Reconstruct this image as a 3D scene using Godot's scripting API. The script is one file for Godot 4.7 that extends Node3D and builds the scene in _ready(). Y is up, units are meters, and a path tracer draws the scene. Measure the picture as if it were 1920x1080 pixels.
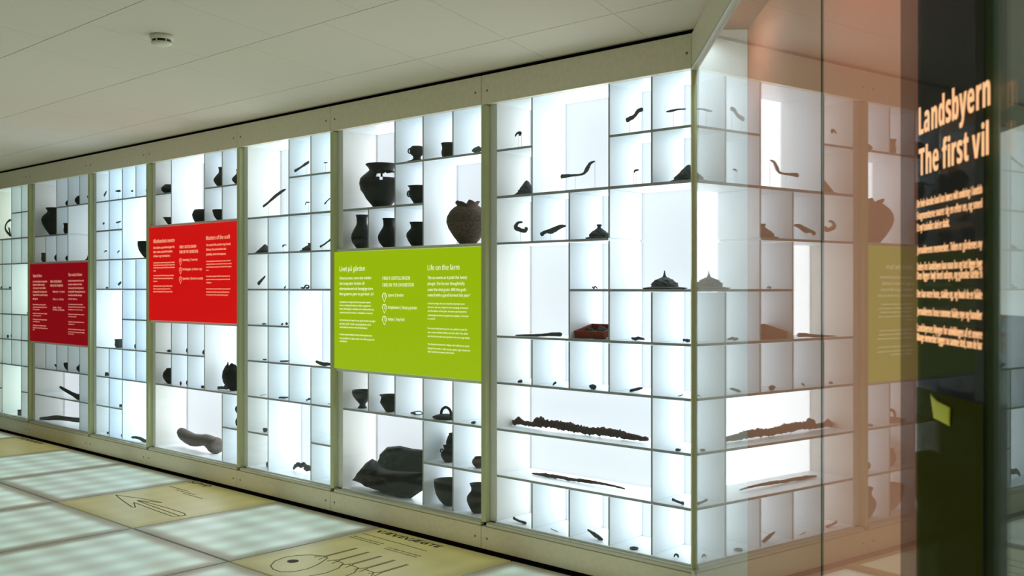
extends Node3D

const LB := 0.169            # height of the lowest shelf above the floor
const ROW := 0.25            # pitch of the shelves
const YAW := -49.9           # the glass wall turns this far from the lit wall
var M := {}
var noise := FastNoiseLite.new()
var names := {}
var joints := [-8.52, -7.461, -6.161, -5.116, -3.79, -2.705, -1.361, -0.006]
var signs := {}


func _ready() -> void:
	# camera
	var cam := Camera3D.new()
	cam.name = "camera"
	cam.position = Vector3(2.468, 1.430, 3.8766)
	cam.rotation.y = deg_to_rad(42.963)
	cam.near = 0.05
	cam.far = 60.0
	cam.fov = 32.032
	var lens := CameraAttributesPhysical.new()
	lens.frustum_focal_length = 41.81
	lens.frustum_near = 0.05
	lens.frustum_far = 60.0
	lens.frustum_focus_distance = 5.6
	lens.exposure_aperture = 9.0
	cam.attributes = lens
	add_child(cam)
	# air, exposure
	var env := Environment.new()
	env.background_mode = Environment.BG_COLOR
	env.background_color = Color(0.0, 0.0, 0.0)
	env.tonemap_mode = Environment.TONE_MAPPER_LINEAR
	env.tonemap_exposure = 1.0
	env.sdfgi_enabled = true
	env.ssao_enabled = true
	env.ssil_enabled = true
	var we := WorldEnvironment.new()
	we.name = "world_environment"
	we.environment = env
	add_child(we)
	noise.seed = 7
	noise.frequency = 1.0
	materials()
	# large lights: one glowing back panel and one area light of its size in every lit case
	for n in 7:
		var w: float = joints[n + 1] - joints[n] - 0.10
		var a := AreaLight3D.new()
		a.name = "case_light"
		a.area_size = Vector2(w, 2.36)
		a.area_normalize_energy = false
		a.light_energy = CASE_LIGHT[n]
		a.light_color = CASE_TINT[n]
		a.position = Vector3(joints[n] + 0.09 + w / 2, LB + 1.195, -0.292)
		a.rotation.y = PI
		a.area_range = 12.0
		a.area_attenuation = 2.0
		a.shadow_enabled = true
		add_child(a, true)
	shell()
	cases()
	glass_wall()
	exhibits()
	sign_boards()


const CASE_LIGHT := [0.43, 0.22, 1.05, 0.70, 0.73, 0.63, 0.68]
const CASE_TINT := [Color(0.94, 1.0, 0.94), Color(0.95, 0.98, 1.0), Color(0.86, 0.94, 1.0), Color(0.95, 0.98, 1.0), Color(0.94, 0.985, 1.0), Color(0.95, 0.98, 1.0), Color(0.95, 0.985, 1.0)]


# ---------------------------------------------------------------- materials
func mat(key: String, c: Color, rough := 0.6, metal := 0.0, grain := 0.0, scale := 8.0, bump := 0.0) -> StandardMaterial3D:
	var m := StandardMaterial3D.new()
	m.resource_name = key
	m.albedo_color = c
	m.roughness = rough
	m.metallic = metal
	if grain > 0.0:
		var t := NoiseTexture2D.new()
		t.width = 256
		t.height = 256
		t.seamless = true
		var fn := FastNoiseLite.new()
		fn.seed = hash(key) % 1000
		fn.frequency = 0.03
		fn.fractal_octaves = 5
		t.noise = fn
		var g := Gradient.new()
		g.set_color(0, Color(1.0 - grain, 1.0 - grain, 1.0 - grain))
		g.set_color(1, Color(1, 1, 1))
		t.color_ramp = g
		m.albedo_texture = t
		m.uv1_triplanar = true
		m.uv1_scale = Vector3.ONE * scale
		if bump > 0.0:
			m.heightmap_enabled = true
			m.heightmap_texture = t
			m.heightmap_scale = bump
	M[key] = m
	return m


func glow(key: String, c: Color, e: float, albedo := Color(0.8, 0.8, 0.8), rough := 0.5) -> StandardMaterial3D:
	var m := mat(key, albedo, rough)
	m.emission_enabled = true
	m.emission = c
	m.emission_energy_multiplier = e
	return m


func materials() -> void:
	mat("header", Color(0.93, 0.89, 0.785), 0.45, 0.0, 0.05, 3.0)
	mat("plinth", Color(0.90, 0.86, 0.74), 0.4, 0.0, 0.05, 3.0)
	mat("screw", Color(0.45, 0.43, 0.36), 0.3, 0.9)
	mat("post", Color(0.74, 0.76, 0.57), 0.35)
	mat("rail", Color(0.80, 0.79, 0.70), 0.35)
	mat("shelf", Color(0.905, 0.935, 0.95), 0.35)
	mat("liner", Color(0.86, 0.86, 0.84), 0.5)
	mat("case_back", Color(0.3, 0.3, 0.3), 0.8)
	for n in 7:
		glow("back_%d" % n, CASE_TINT[n], [0.70, 0.67, 0.70, 0.73, 0.73, 0.73, 0.75][n], Color(0.55, 0.57, 0.60))
	var g := mat("glass", Color(0.9, 1.0, 0.95, 0.02), 0.0)
	g.metallic_specular = 0.38
	g.metallic = 0.10
	g.transparency = BaseMaterial3D.TRANSPARENCY_ALPHA
	var gf := mat("glass_front", Color(0.9, 1.0, 0.95, 0.01), 0.0)
	gf.transparency = BaseMaterial3D.TRANSPARENCY_ALPHA
	gf.metallic_specular = 0.22
	mat("gap", Color(0.10, 0.10, 0.08), 0.9)
	mat("ceiling", Color(0.90, 0.855, 0.785), 0.9, 0.0, 0.06, 60.0)
	mat("plenum", Color(0.06, 0.06, 0.055), 0.9)
	mat("dark_wall", Color(0.28, 0.27, 0.25), 0.8, 0.0, 0.05, 2.0)
	mat("plastic", Color(0.88, 0.87, 0.80), 0.4)
	mat("dark_plastic", Color(0.08, 0.08, 0.07), 0.5)
	mat("floor_base", Color(0.14, 0.14, 0.11), 0.8)
	# exhibits
	mat("iron", Color(0.46, 0.46, 0.47), 0.75, 0.0, 0.55, 40.0, 0.25)
	mat("rust", Color(0.52, 0.40, 0.35), 0.85, 0.0, 0.7, 22.0, 0.9)
	mat("black", Color(0.125, 0.12, 0.115), 0.5, 0.0, 0.45, 10.0, 0.08)
	mat("gloss", Color(0.12, 0.115, 0.11), 0.25, 0.0, 0.4, 10.0, 0.03)
	mat("clay", Color(0.23, 0.215, 0.20), 0.7, 0.0, 0.5, 12.0, 0.12)
	mat("brown", Color(0.47, 0.39, 0.33), 0.75, 0.0, 0.55, 9.0, 0.2)
	mat("stone", Color(0.60, 0.59, 0.57), 0.8, 0.0, 0.4, 30.0, 0.1)
	mat("bone", Color(0.47, 0.42, 0.40), 0.6, 0.0, 0.4, 8.0, 0.1)
	mat("wood", Color(0.30, 0.29, 0.29), 0.75, 0.0, 0.5, 8.0, 0.1)
	mat("trough", Color(0.09, 0.088, 0.086), 0.6, 0.0, 0.6, 5.0, 1.0)
	mat("red", Color(0.48, 0.16, 0.12), 0.6, 0.0, 0.3, 20.0)
	mat("box_wood", Color(0.62, 0.26, 0.16), 0.55, 0.0, 0.3, 14.0)
	mat("pin_wire", Color(0.72, 0.73, 0.74), 0.4, 0.5)
	for k in ["iron", "rust", "black", "clay", "brown", "stone", "bone", "wood", "trough", "red", "box_wood"]:
		M[k].metallic_specular = 0.26
	M.gloss.metallic_specular = 0.4
	mat("edge", Color(0.60, 0.605, 0.60), 0.5)
	# signs: backlit films
	glow("sign_green", Color(0.60, 0.71, 0.01), 0.80, Color(0.45, 0.6, 0.02), 0.35)
	glow("sign_red", Color(0.86, 0.05, 0.05), 0.72, Color(0.6, 0.03, 0.03), 0.35)
	glow("sign_dark_red", Color(0.62, 0.01, 0.08), 0.55, Color(0.4, 0.01, 0.06), 0.35)
	glow("text_5", Color(0.97, 1.0, 0.80), 0.75)
	glow("text_3", Color(1.0, 0.72, 0.55), 0.75)
	glow("text_1", Color(1.0, 0.66, 0.55), 0.55)
	glow("text_backlit", Color(1.0, 0.72, 0.47), 0.95)
	mat("ink", Color(0.07, 0.075, 0.06), 0.7)
	mat("ink_line", Color(0.26, 0.26, 0.15), 0.7)
	# glass wall
	mat("terracotta", Color(0.62, 0.36, 0.26), 0.8, 0.0, 0.06, 3.0)
	glow("warm_panel", Color(1.0, 0.57, 0.33), 0.15, Color(0.55, 0.33, 0.25), 0.8)  # added glow standing in for warm lamplight on the showcase back wall
	glow("rose_panel", Color(1.0, 0.64, 0.47), 0.25, Color(0.55, 0.33, 0.25), 0.8)  # stronger added glow, so the same wall brightens along its length
	glow("pale_panel", Color(0.93, 1.0, 0.97), 0.33, Color(0.5, 0.5, 0.5), 0.7)  # added glow to brighten the last pane, no lamp behind it
	glow("white_board", Color(0.93, 1.0, 0.98), 0.16, Color(0.75, 0.78, 0.78))  # plain white board, its lit look put in as glow
	var film := mat("film", Color(0.13, 0.10, 0.16, 0.36), 0.5)
	film.transparency = BaseMaterial3D.TRANSPARENCY_ALPHA
	film.specular_mode = BaseMaterial3D.SPECULAR_DISABLED
	mat("edge_green", Color(0.42, 0.46, 0.30), 0.3)
	mat("yellow_paper", Color(0.97, 0.94, 0.12), 0.6)
	glow("led_white", Color(0.9, 0.97, 1.0), 1.0)
	glow("led_warm", Color(1.0, 0.55, 0.30), 1.0)
	# lit floor glass: a blurred array of lamps under each tile
	for kind in 2:
		var im := Image.create(96, 96, false, Image.FORMAT_RGB8)
		for y in 96:
			for x in 96:
				var u := x / 95.0
				var v := y / 95.0
				var b := 0.0
				for i in 5:
					for j in 4:
						var du := (u - (i + 0.5) / 5.0) / 0.066
						var dv := (v - (j + 0.5) / 4.0) / 0.082
						b += exp(-0.5 * (du * du + dv * dv))
				var e := minf(minf(u, 1.0 - u), minf(v, 1.0 - v))
				var k := (0.66 + 0.34 * minf(b, 1.0)) * lerpf(0.62, 1.0, smoothstep(0.0, 0.10, e))
				var c := Color(0.88, 1.0, 0.93).lerp(Color(0.95, 0.92, 0.76), 1.0 - smoothstep(0.60, 0.92, k))
				if kind == 1:
					c = Color(0.93, 0.90, 0.56)
					k = 0.66 + 0.34 * k
				im.set_pixel(x, y, Color(c.r * k, c.g * k, c.b * k))
		for level in 3:
			var m := mat("tile_%d_%d" % [kind, level], [Color(0.50, 0.53, 0.49), Color(0.50, 0.48, 0.31)][kind], 0.4)
			m.emission_enabled = true
			m.emission_texture = ImageTexture.create_from_image(im)
			m.emission_operator = BaseMaterial3D.EMISSION_OP_MULTIPLY
			m.emission = Color.WHITE
			m.emission_energy_multiplier = [[0.47, 0.49, 0.56], [0.27, 0.27, 0.21]][kind][level]
	# the print at the foot of the backlit sign
	var pic := Image.create(128, 256, false, Image.FORMAT_RGB8)
	var pn := FastNoiseLite.new()
	pn.seed = 21
	pn.frequency = 0.03
	pn.fractal_octaves = 4
	for y in 256:
		for x in 128:
			var a := pn.get_noise_2d(x, y * 0.7)
			var b2 := pn.get_noise_2d(x * 2.0 + 300, y * 1.6 + 90)
			var low := y / 255.0
			var c2 := Color(0.10, 0.10, 0.11).lerp(Color(0.36, 0.40, 0.12), smoothstep(-0.15, 0.3, a + low * 0.4 - 0.1))
			c2 = c2.lerp(Color(0.85, 0.80, 0.15), smoothstep(0.20, 0.36, b2 + low * 0.05))
			pic.set_pixel(x, y, c2)
	var pm := mat("print", Color(1, 1, 1, 0.5), 0.5)
	pm.transparency = BaseMaterial3D.TRANSPARENCY_ALPHA
	pm.specular_mode = BaseMaterial3D.SPECULAR_DISABLED
	pm.albedo_texture = ImageTexture.create_from_image(pic)


# ---------------------------------------------------------------- helpers
func numbered(called: String) -> String:
	var n: int = names.get(called, 0)
	names[called] = n + 1
	return called if n == 0 else "%s_%03d" % [called, n]


func mi(called: String, mesh: Mesh, material: String, parent: Node, at := Vector3.ZERO) -> MeshInstance3D:
	var o := MeshInstance3D.new()
	o.name = numbered(called) if parent == self else called
	o.mesh = mesh
	o.material_override = M[material]
	o.position = at
	parent.add_child(o, true)
	return o


func thing(called: String, label: String, category: String, at := Vector3.ZERO, group := "") -> Node3D:
	var o := Node3D.new()
	o.name = numbered(called)
	add_child(o, true)
	o.position = at
	tag(o, label, category, group)
	return o


func tag(o: Node, label: String, category: String, group := "") -> void:
	o.set_meta("label", label)
	o.set_meta("category", category)
	if group:
		o.set_meta("group", group)


func struct(o: Node, label := "", category := "") -> void:
	o.set_meta("kind", "structure")
	if label:
		tag(o, label, category)


func finish(t: PackedVector3Array, smooth := true) -> ArrayMesh:
	var vol := 0.0
	for i in range(0, t.size(), 3):
		vol += t[i].dot(t[i + 1].cross(t[i + 2]))
	var st := SurfaceTool.new()
	st.begin(Mesh.PRIMITIVE_TRIANGLES)
	st.set_smooth_group(0 if smooth else -1)
	for i in range(0, t.size(), 3):
		if (t[i] - t[i + 1]).cross(t[i] - t[i + 2]).length_squared() < 1e-16:
			continue
		st.add_vertex(t[i])
		st.add_vertex(t[i + 2] if vol > 0 else t[i + 1])
		st.add_vertex(t[i + 1] if vol > 0 else t[i + 2])
	st.generate_normals()
	return st.commit()


var box_cache := {}
func cbox(size: Vector3, b := 0.0015) -> ArrayMesh:
	var key := "%.4f %.4f %.4f %.4f" % [size.x, size.y, size.z, b]
	if box_cache.has(key):
		return box_cache[key]
	var h := size / 2
	b = minf(b, minf(h.x, minf(h.y, h.z)) * 0.6)
	var t := PackedVector3Array()
	var quad := func(p: Array):
		for tri in [[0, 1, 2], [0, 2, 3]] if p.size() == 4 else [[0, 1, 2]]:
			var q := [p[tri[0]], p[tri[1]], p[tri[2]]]
			var nrm: Vector3 = (q[1] - q[0]).cross(q[2] - q[0])
			if nrm.dot(q[0] + q[1] + q[2]) < 0:
				q = [q[0], q[2], q[1]]
			for v in q:
				t.append(v)
	var vert := func(a: int, s: Vector3) -> Vector3:      # corner s of the box, on the face across axis a
		var v := Vector3(s.x * (h.x - b), s.y * (h.y - b), s.z * (h.z - b))
		v[a] = s[a] * h[a]
		return v
	for a in 3:
		var u := (a + 1) % 3
		var w := (a + 2) % 3
		for s in [-1.0, 1.0]:
			var c := []
			for k in [[-1, -1], [1, -1], [1, 1], [-1, 1]]:
				var sg := Vector3()
				sg[a] = s
				sg[u] = k[0]
				sg[w] = k[1]
				c.append(vert.call(a, sg))
			quad.call(c)
		for s1 in [-1.0, 1.0]:
			for s2 in [-1.0, 1.0]:
				var e := []
				for k in [[u, -1], [u, 1], [w, 1], [w, -1]]:
					var sg := Vector3()
					sg[u] = s1
					sg[w] = s2
					sg[a] = k[1]
					e.append(vert.call(k[0], sg))
				quad.call(e)
	for sx in [-1.0, 1.0]:
		for sy in [-1.0, 1.0]:
			for sz in [-1.0, 1.0]:
				var sg := Vector3(sx, sy, sz)
				quad.call([vert.call(0, sg), vert.call(1, sg), vert.call(2, sg)])
	var m := finish(t, false)
	box_cache[key] = m
	return m


# a box given by its two corners, as a named child
func slab(called: String, lo: Vector3, hi: Vector3, material: String, parent: Node, b := 0.0015) -> MeshInstance3D:
	return mi(called, cbox(hi - lo, b), material, parent, (lo + hi) / 2)


func prism(poly: Array, y0: float, y1: float) -> ArrayMesh:      # convex outline in x, z
	var t := PackedVector3Array()
	var n := poly.size()
	for i in n:
		var a: Vector2 = poly[i]
		var b: Vector2 = poly[(i + 1) % n]
		for v in [Vector3(a.x, y0, a.y), Vector3(b.x, y0, b.y), Vector3(b.x, y1, b.y), Vector3(a.x, y0, a.y), Vector3(b.x, y1, b.y), Vector3(a.x, y1, a.y)]:
			t.append(v)
		if i > 0 and i < n - 1:
			var o: Vector2 = poly[0]
			for v in [Vector3(o.x, y1, o.y), Vector3(a.x, y1, a.y), Vector3(b.x, y1, b.y), Vector3(o.x, y0, o.y), Vector3(b.x, y0, b.y), Vector3(a.x, y0, a.y)]:
				t.append(v)
	return finish(t, false)


func lathe(prof: Array, r: float, h: float, rough: float, sd: float, extra := {}, segs := 28) -> ArrayMesh:
	var jag: float = extra.get("jag", 0.0)
	var gap: Array = extra.get("gap", [])
	var freq := 2.0 if rough < 0.1 else 4.5
	var rings := []
	for p in prof:
		var ring := []
		for i in segs:
			var a := TAU * i / segs
			var nz := 1.0 + rough * noise.get_noise_3d(cos(a) * freq + sd, p[1] * freq * 2.0, sin(a) * freq)
			var y: float = p[1]
			if jag > 0.0 and y > 0.72:
				y -= jag * (0.5 + 1.2 * noise.get_noise_2d(i * 0.9 + sd * 3.0, 4.0)) * (y - 0.72) / 0.28
			ring.append(Vector3(cos(a) * p[0] * r * nz, y * h, sin(a) * p[0] * r * nz))
		rings.append(ring)
	var t := PackedVector3Array()
	for k in rings.size() - 1:
		for i in segs:
			var j := (i + 1) % segs
			if gap:
				var a := wrapf(TAU * (i + 0.5) / segs, -PI, PI)
				var wob := 0.05 * noise.get_noise_2d(i * 3.0, 9.0)
				if a > gap[0] and a < gap[1] and minf(prof[k][1], prof[k + 1][1]) > gap[2] + wob and maxf(prof[k][1], prof[k + 1][1]) < gap[3] + wob:
					continue
			for v in [rings[k][i], rings[k + 1][i], rings[k + 1][j], rings[k][i], rings[k + 1][j], rings[k][j]]:
				t.append(v)
	return finish(t)


func tube(pts: Array, radii: Array, flat: float, rough: float, sd: float, segs := 10, across := Vector3(0, 0, 1)) -> ArrayMesh:
	var rings := []
	var n := pts.size()
	for i in n:
		var d: Vector3 = (pts[mini(i + 1, n - 1)] - pts[maxi(i - 1, 0)]).normalized()
		var side := across.cross(d).normalized()
		var ring := []
		for s in segs:
			var a := TAU * s / segs
			var k := 1.0 + rough * 1.6 * noise.get_noise_3d(i * 0.8 + sd, cos(a) * 0.9, sin(a) * 0.9 + sd)
			ring.append(pts[i] + (side * cos(a) + across * sin(a) * flat) * radii[i] * k)
		rings.append(ring)
	var t := PackedVector3Array()
	for i in n - 1:
		for s in segs:
			var j := (s + 1) % segs
			for v in [rings[i][s], rings[i + 1][s], rings[i + 1][j], rings[i][s], rings[i + 1][j], rings[i][j]]:
				t.append(v)
	for s in segs:
		var j := (s + 1) % segs
		for v in [pts[0], rings[0][s], rings[0][j], pts[n - 1], rings[n - 1][j], rings[n - 1][s]]:
			t.append(v)
	return finish(t)


func torus(rad: float, thick: float, from := 0.0, to := TAU, plane := 0, sd := 0.0, rough := 0.0) -> ArrayMesh:   # plane 0: x, y; 1: x, z
	var pts := []
	var radii := []
	for i in 25:
		var a := lerpf(from, to, i / 24.0)
		pts.append(Vector3(cos(a), sin(a), 0) * rad if plane == 0 else Vector3(cos(a), 0, sin(a)) * rad)
		radii.append(thick)
	return tube(pts, radii, 1.0, rough, sd, 8, Vector3(0, 0, 1) if plane == 0 else Vector3(0, 1, 0))


# ---------------------------------------------------------------- exhibits: one call each
var sd := 0.0

# a long object drawn in centimetres as x, y, radius; pins as x, top, foot
func bar(called: String, x: float, y: float, z: float, p: Array, material: String, flat: float, rough: float, pins: Array, label: String, category: String) -> void:
	sd += 3.7
	var pts := []
	var radii := []
	var n := p.size() / 3
	for i in n - 1:
		var q := []
		for k in [maxi(i - 1, 0), i, i + 1, mini(i + 2, n - 1)]:
			q.append(Vector3(p[k * 3], p[k * 3 + 1], p[k * 3 + 2]))
		for k in 5:
			var v: Vector3 = q[1].cubic_interpolate(q[2], q[0], q[3], k / 5.0)
			pts.append(Vector3(v.x, v.y, 0) * 0.01)
			radii.append(maxf(v.z, 0.1) * 0.01)
	pts.append(Vector3(p[n * 3 - 3], p[n * 3 - 2], 0) * 0.01)
	radii.append(p[n * 3 - 1] * 0.006)
	radii[0] *= 0.7
	var mesh := tube(pts, radii, flat, rough, sd)
	if pins.is_empty():
		tag(mi(called, mesh, material, self, Vector3(x, y, z)), label, category)
		return
	var o := thing(called, label, category, Vector3(x, y, z))
	mi("body", mesh, material, o)
	for i in range(0, pins.size(), 3):
		var lo: float = pins[i + 2] * 0.01
		var hi: float = pins[i + 1] * 0.01
		var c := CylinderMesh.new()
		c.top_radius = 0.0008
		c.bottom_radius = 0.0008
		c.radial_segments = 8
		c.rings = 0
		c.height = maxf(hi - lo, 0.004)
		mi("support_pin", c, "pin_wire", o, Vector3(pins[i] * 0.01, (lo + hi) / 2, -0.002))


const PROFILE := {
	"jug": [[0, 0], [.42, 0], [.6, .06], [.88, .2], [.98, .32], [.95, .42], [.78, .55], [.56, .68], [.48, .76], [.5, .9], [.58, 1], [.5, .98], [.4, .8], [.4, .7], [.8, .42], [.6, .1], [0, .06]],
	"jug2": [[0, 0], [.45, 0], [.6, .05], [.85, .25], [1, .42], [.95, .55], [.75, .68], [.62, .75], [.62, .86], [.74, 1], [.66, .98], [.54, .8], [.85, .5], [.5, .08], [0, .06]],
	"vase": [[0, 0], [.32, 0], [.42, .05], [.7, .22], [.93, .42], [1, .56], [.96, .66], [.82, .74], [.7, .79], [.6, .83], [.55, .87], [.6, .92], [.72, .98], [.7, 1], [.62, .97], [.5, .88], [.56, .82], [.9, .6], [.65, .24], [.3, .06], [0, .05]],
	"bottle": [[0, 0], [.4, 0], [.55, .05], [.85, .2], [1, .34], [.9, .46], [.6, .62], [.42, .72], [.38, .85], [.46, 1], [.38, .98], [.3, .8], [.8, .4], [.4, .08], [0, .06]],
	"cup": [[0, 0], [.6, 0], [.78, .06], [.94, .3], [.9, .55], [.84, .7], [.9, .9], [.98, 1], [.9, .98], [.78, .7], [.84, .4], [.6, .1], [0, .08]],
	"carinated": [[0, 0], [.34, 0], [.45, .06], [.75, .35], [.92, .55], [.9, .68], [.82, .8], [.84, .9], [1, 1], [.94, .99], [.74, .84], [.84, .58], [.4, .12], [0, .1]],
	"bowl": [[0, 0], [.3, 0], [.42, .04], [.66, .22], [.86, .46], [.97, .74], [1, .92], [.98, 1], [.93, .98], [.9, .7], [.6, .25], [.3, .1], [0, .09]],
	"conebowl": [[0, 0], [.2, 0], [.28, .05], [.62, .5], [.94, .92], [1, 1], [.94, .98], [.6, .56], [.2, .12], [0, .1]],
	"footed": [[0, 0], [.42, 0], [.42, .06], [.28, .16], [.3, .24], [.62, .45], [.88, .66], [1, .86], [.96, 1], [.9, .98], [.92, .86], [.6, .52], [.2, .32], [0, .3]],
	"goblet": [[0, 0], [.95, 0], [1, .06], [.55, .14], [.38, .26], [.42, .36], [.66, .5], [.78, .66], [.76, .82], [.62, .95], [.52, 1], [.48, .97], [.66, .8], [.66, .62], [.2, .44], [0, .42]],
	"ball": [[0, 0], [.4, 0], [.62, .08], [.9, .3], [1, .5], [.95, .7], [.78, .86], [.62, .94], [.64, 1], [.56, .98], [.55, .93], [.85, .7], [.9, .5], [.5, .12], [0, .08]],
	"wide": [[0, 0], [.6, 0], [.8, .1], [.96, .35], [1, .6], [.9, .85], [.78, 1], [.72, .98], [.9, .6], [.6, .12], [0, .1]],
	"sherd": [[0, 0], [.3, 0], [.42, .04], [.66, .18], [.9, .36], [1, .5], [.97, .62], [.82, .76], [.62, .85], [.5, .89], [.5, .94], [.58, 1], [.5, .99], [.42, .9], [.75, .74], [.92, .5], [.6, .2], [0, .06]],
	"cone": [[0, 0], [1, 0], [1, .08], [.84, .12], [.8, .2], [.6, .42], [.36, .7], [.16, .92], [.05, 1], [0, 1]],
	"knob": [[0, 0], [1, 0], [1, .1], [.78, .14], [.74, .34], [.5, .52], [.28, .66], [.14, .76], [.12, .84], [.2, .9], [.16, 1], [0, 1]],
	"spike": [[0, 0], [1, 0], [1, .07], [.68, .12], [.62, .32], [.46, .48], [.22, .6], [.1, .66], [.05, .8], [.02, 1], [0, 1]],
	"lid": [[0, 0], [.7, 0], [1, .3], [1, .5], [.7, .85], [.3, 1], [0, 1]],
}

func pot(kind: String, called: String, x: float, y: float, z: float, r: float, h: float, material: String, extra: Dictionary, label: String, category: String, group: String) -> void:
	sd += 3.7
	var prof: Array = PROFILE[kind]
	if extra.has("gap") or kind in ["cone", "knob", "spike"]:                                        # finer rings where the wall is broken
		var fine := []
		for i in prof.size() - 1:
			for k in 3:
				fine.append([lerpf(prof[i][0], prof[i + 1][0], k / 3.0), lerpf(prof[i][1], prof[i + 1][1], k / 3.0)])
		fine.append(prof[-1])
		prof = fine
	var metal: bool = kind in ["cone", "knob", "spike"]
	var mesh := lathe(prof, r, h, 0.34 if metal else 0.05, sd, extra, 40 if extra.has("gap") or metal else 28)
	if not (extra.has("handle") or extra.has("loop")):
		tag(mi(called, mesh, material, self, Vector3(x, y, z)), label, category, group)
		return
	var o := thing(called, label, category, Vector3(x, y, z), group)
	mi("body", mesh, material, o)
	if extra.has("loop"):
		mi("handle", torus(h * 1.7, h * 0.32, 0.0, PI), material, o, Vector3(0, h * 0.9, 0))
		return
	var hd: Array = extra.handle
	var rad: float = hd[1] * 0.5 * h
	var body_r := r * 0.85
	for i in prof.size() - 1:
		if prof[i][1] <= hd[0] and prof[i + 1][1] > hd[0]:
			body_r = r * maxf(prof[i][0], prof[i + 1][0])
			break
	var hn := mi("handle", torus(rad, maxf(rad * 0.26, 0.004)), material, o)
	hn.rotation.y = -hd[3]
	hn.position = Vector3(cos(hd[3]), 0, sin(hd[3])) * (body_r + rad * 0.7) + Vector3(0, hd[0] * h, 0)


func lump(form: String, called: String, x: float, y: float, z: float, w: float, h: float, material: String, label: String, category: String) -> void:
	sd += 3.7
	var mesh: ArrayMesh
	if form == "ring":
		mesh = torus(w * 0.4, h * 0.24, 0, TAU, 1, sd, 0.4)
		y += h * 0.25
	else:
		var t := PackedVector3Array()
		var rings := []
		var low := 0.0
		for i in 9:
			var ring := []
			for s in 12:
				var a := TAU * s / 12
				var b := PI * i / 8.0
				var d := Vector3(cos(a) * sin(b), -cos(b), sin(a) * sin(b))
				var k := 1.0 + 0.55 * noise.get_noise_3d(d.x * 1.1 + sd, d.y * 1.1, d.z * 1.1)
				if form == "flat":
					d.y = clampf(d.y * 1.6, -1, 1)
				var v := Vector3(d.x * w / 2, d.y * h / 2, d.z * minf(w, 0.03) * 0.45) * k
				low = minf(low, v.y)
				ring.append(v)
			rings.append(ring)
		for i in 8:
			for s in 12:
				var j := (s + 1) % 12
				for v in [rings[i][s], rings[i + 1][s], rings[i + 1][j], rings[i][s], rings[i + 1][j], rings[i][j]]:
					t.append(v - Vector3(0, low, 0))
		mesh = finish(t)
	tag(mi(called, mesh, material, self, Vector3(x, y, z)), label, category)


# a thick bulging fragment inside an outline of x, y
func bulge(outline: Array, front: float, back: float, rough: float) -> ArrayMesh:
	sd += 3.7
	var dense := []
	for i in outline.size():
		for k in 4:
			dense.append(outline[i].lerp(outline[(i + 1) % outline.size()], k / 4.0))
	var c := Vector2.ZERO
	for v in dense:
		c += v / dense.size()
	var t := PackedVector3Array()
	for face in [front, -back]:
		var rings := []
		for i in 8:
			var s := 1.0 - i / 7.0
			var ring := []
			for v in dense:
				var q: Vector2 = c + (v - c) * s
				var nz: float = rough * noise.get_noise_2d(q.x * 14.0 + sd, q.y * 26.0) * sqrt(1.0 - s * s)
				ring.append(Vector3(q.x, q.y, face * sqrt(1.0 - s * s) + nz))
			rings.append(ring)
		for i in 7:
			for s in dense.size():
				var j := (s + 1) % dense.size()
				var q := [rings[i][s], rings[i + 1][s], rings[i + 1][j], rings[i][s], rings[i + 1][j], rings[i][j]]
				if face == front:
					q.reverse()
				for v in q:
					t.append(v)
	return finish(t)


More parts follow.
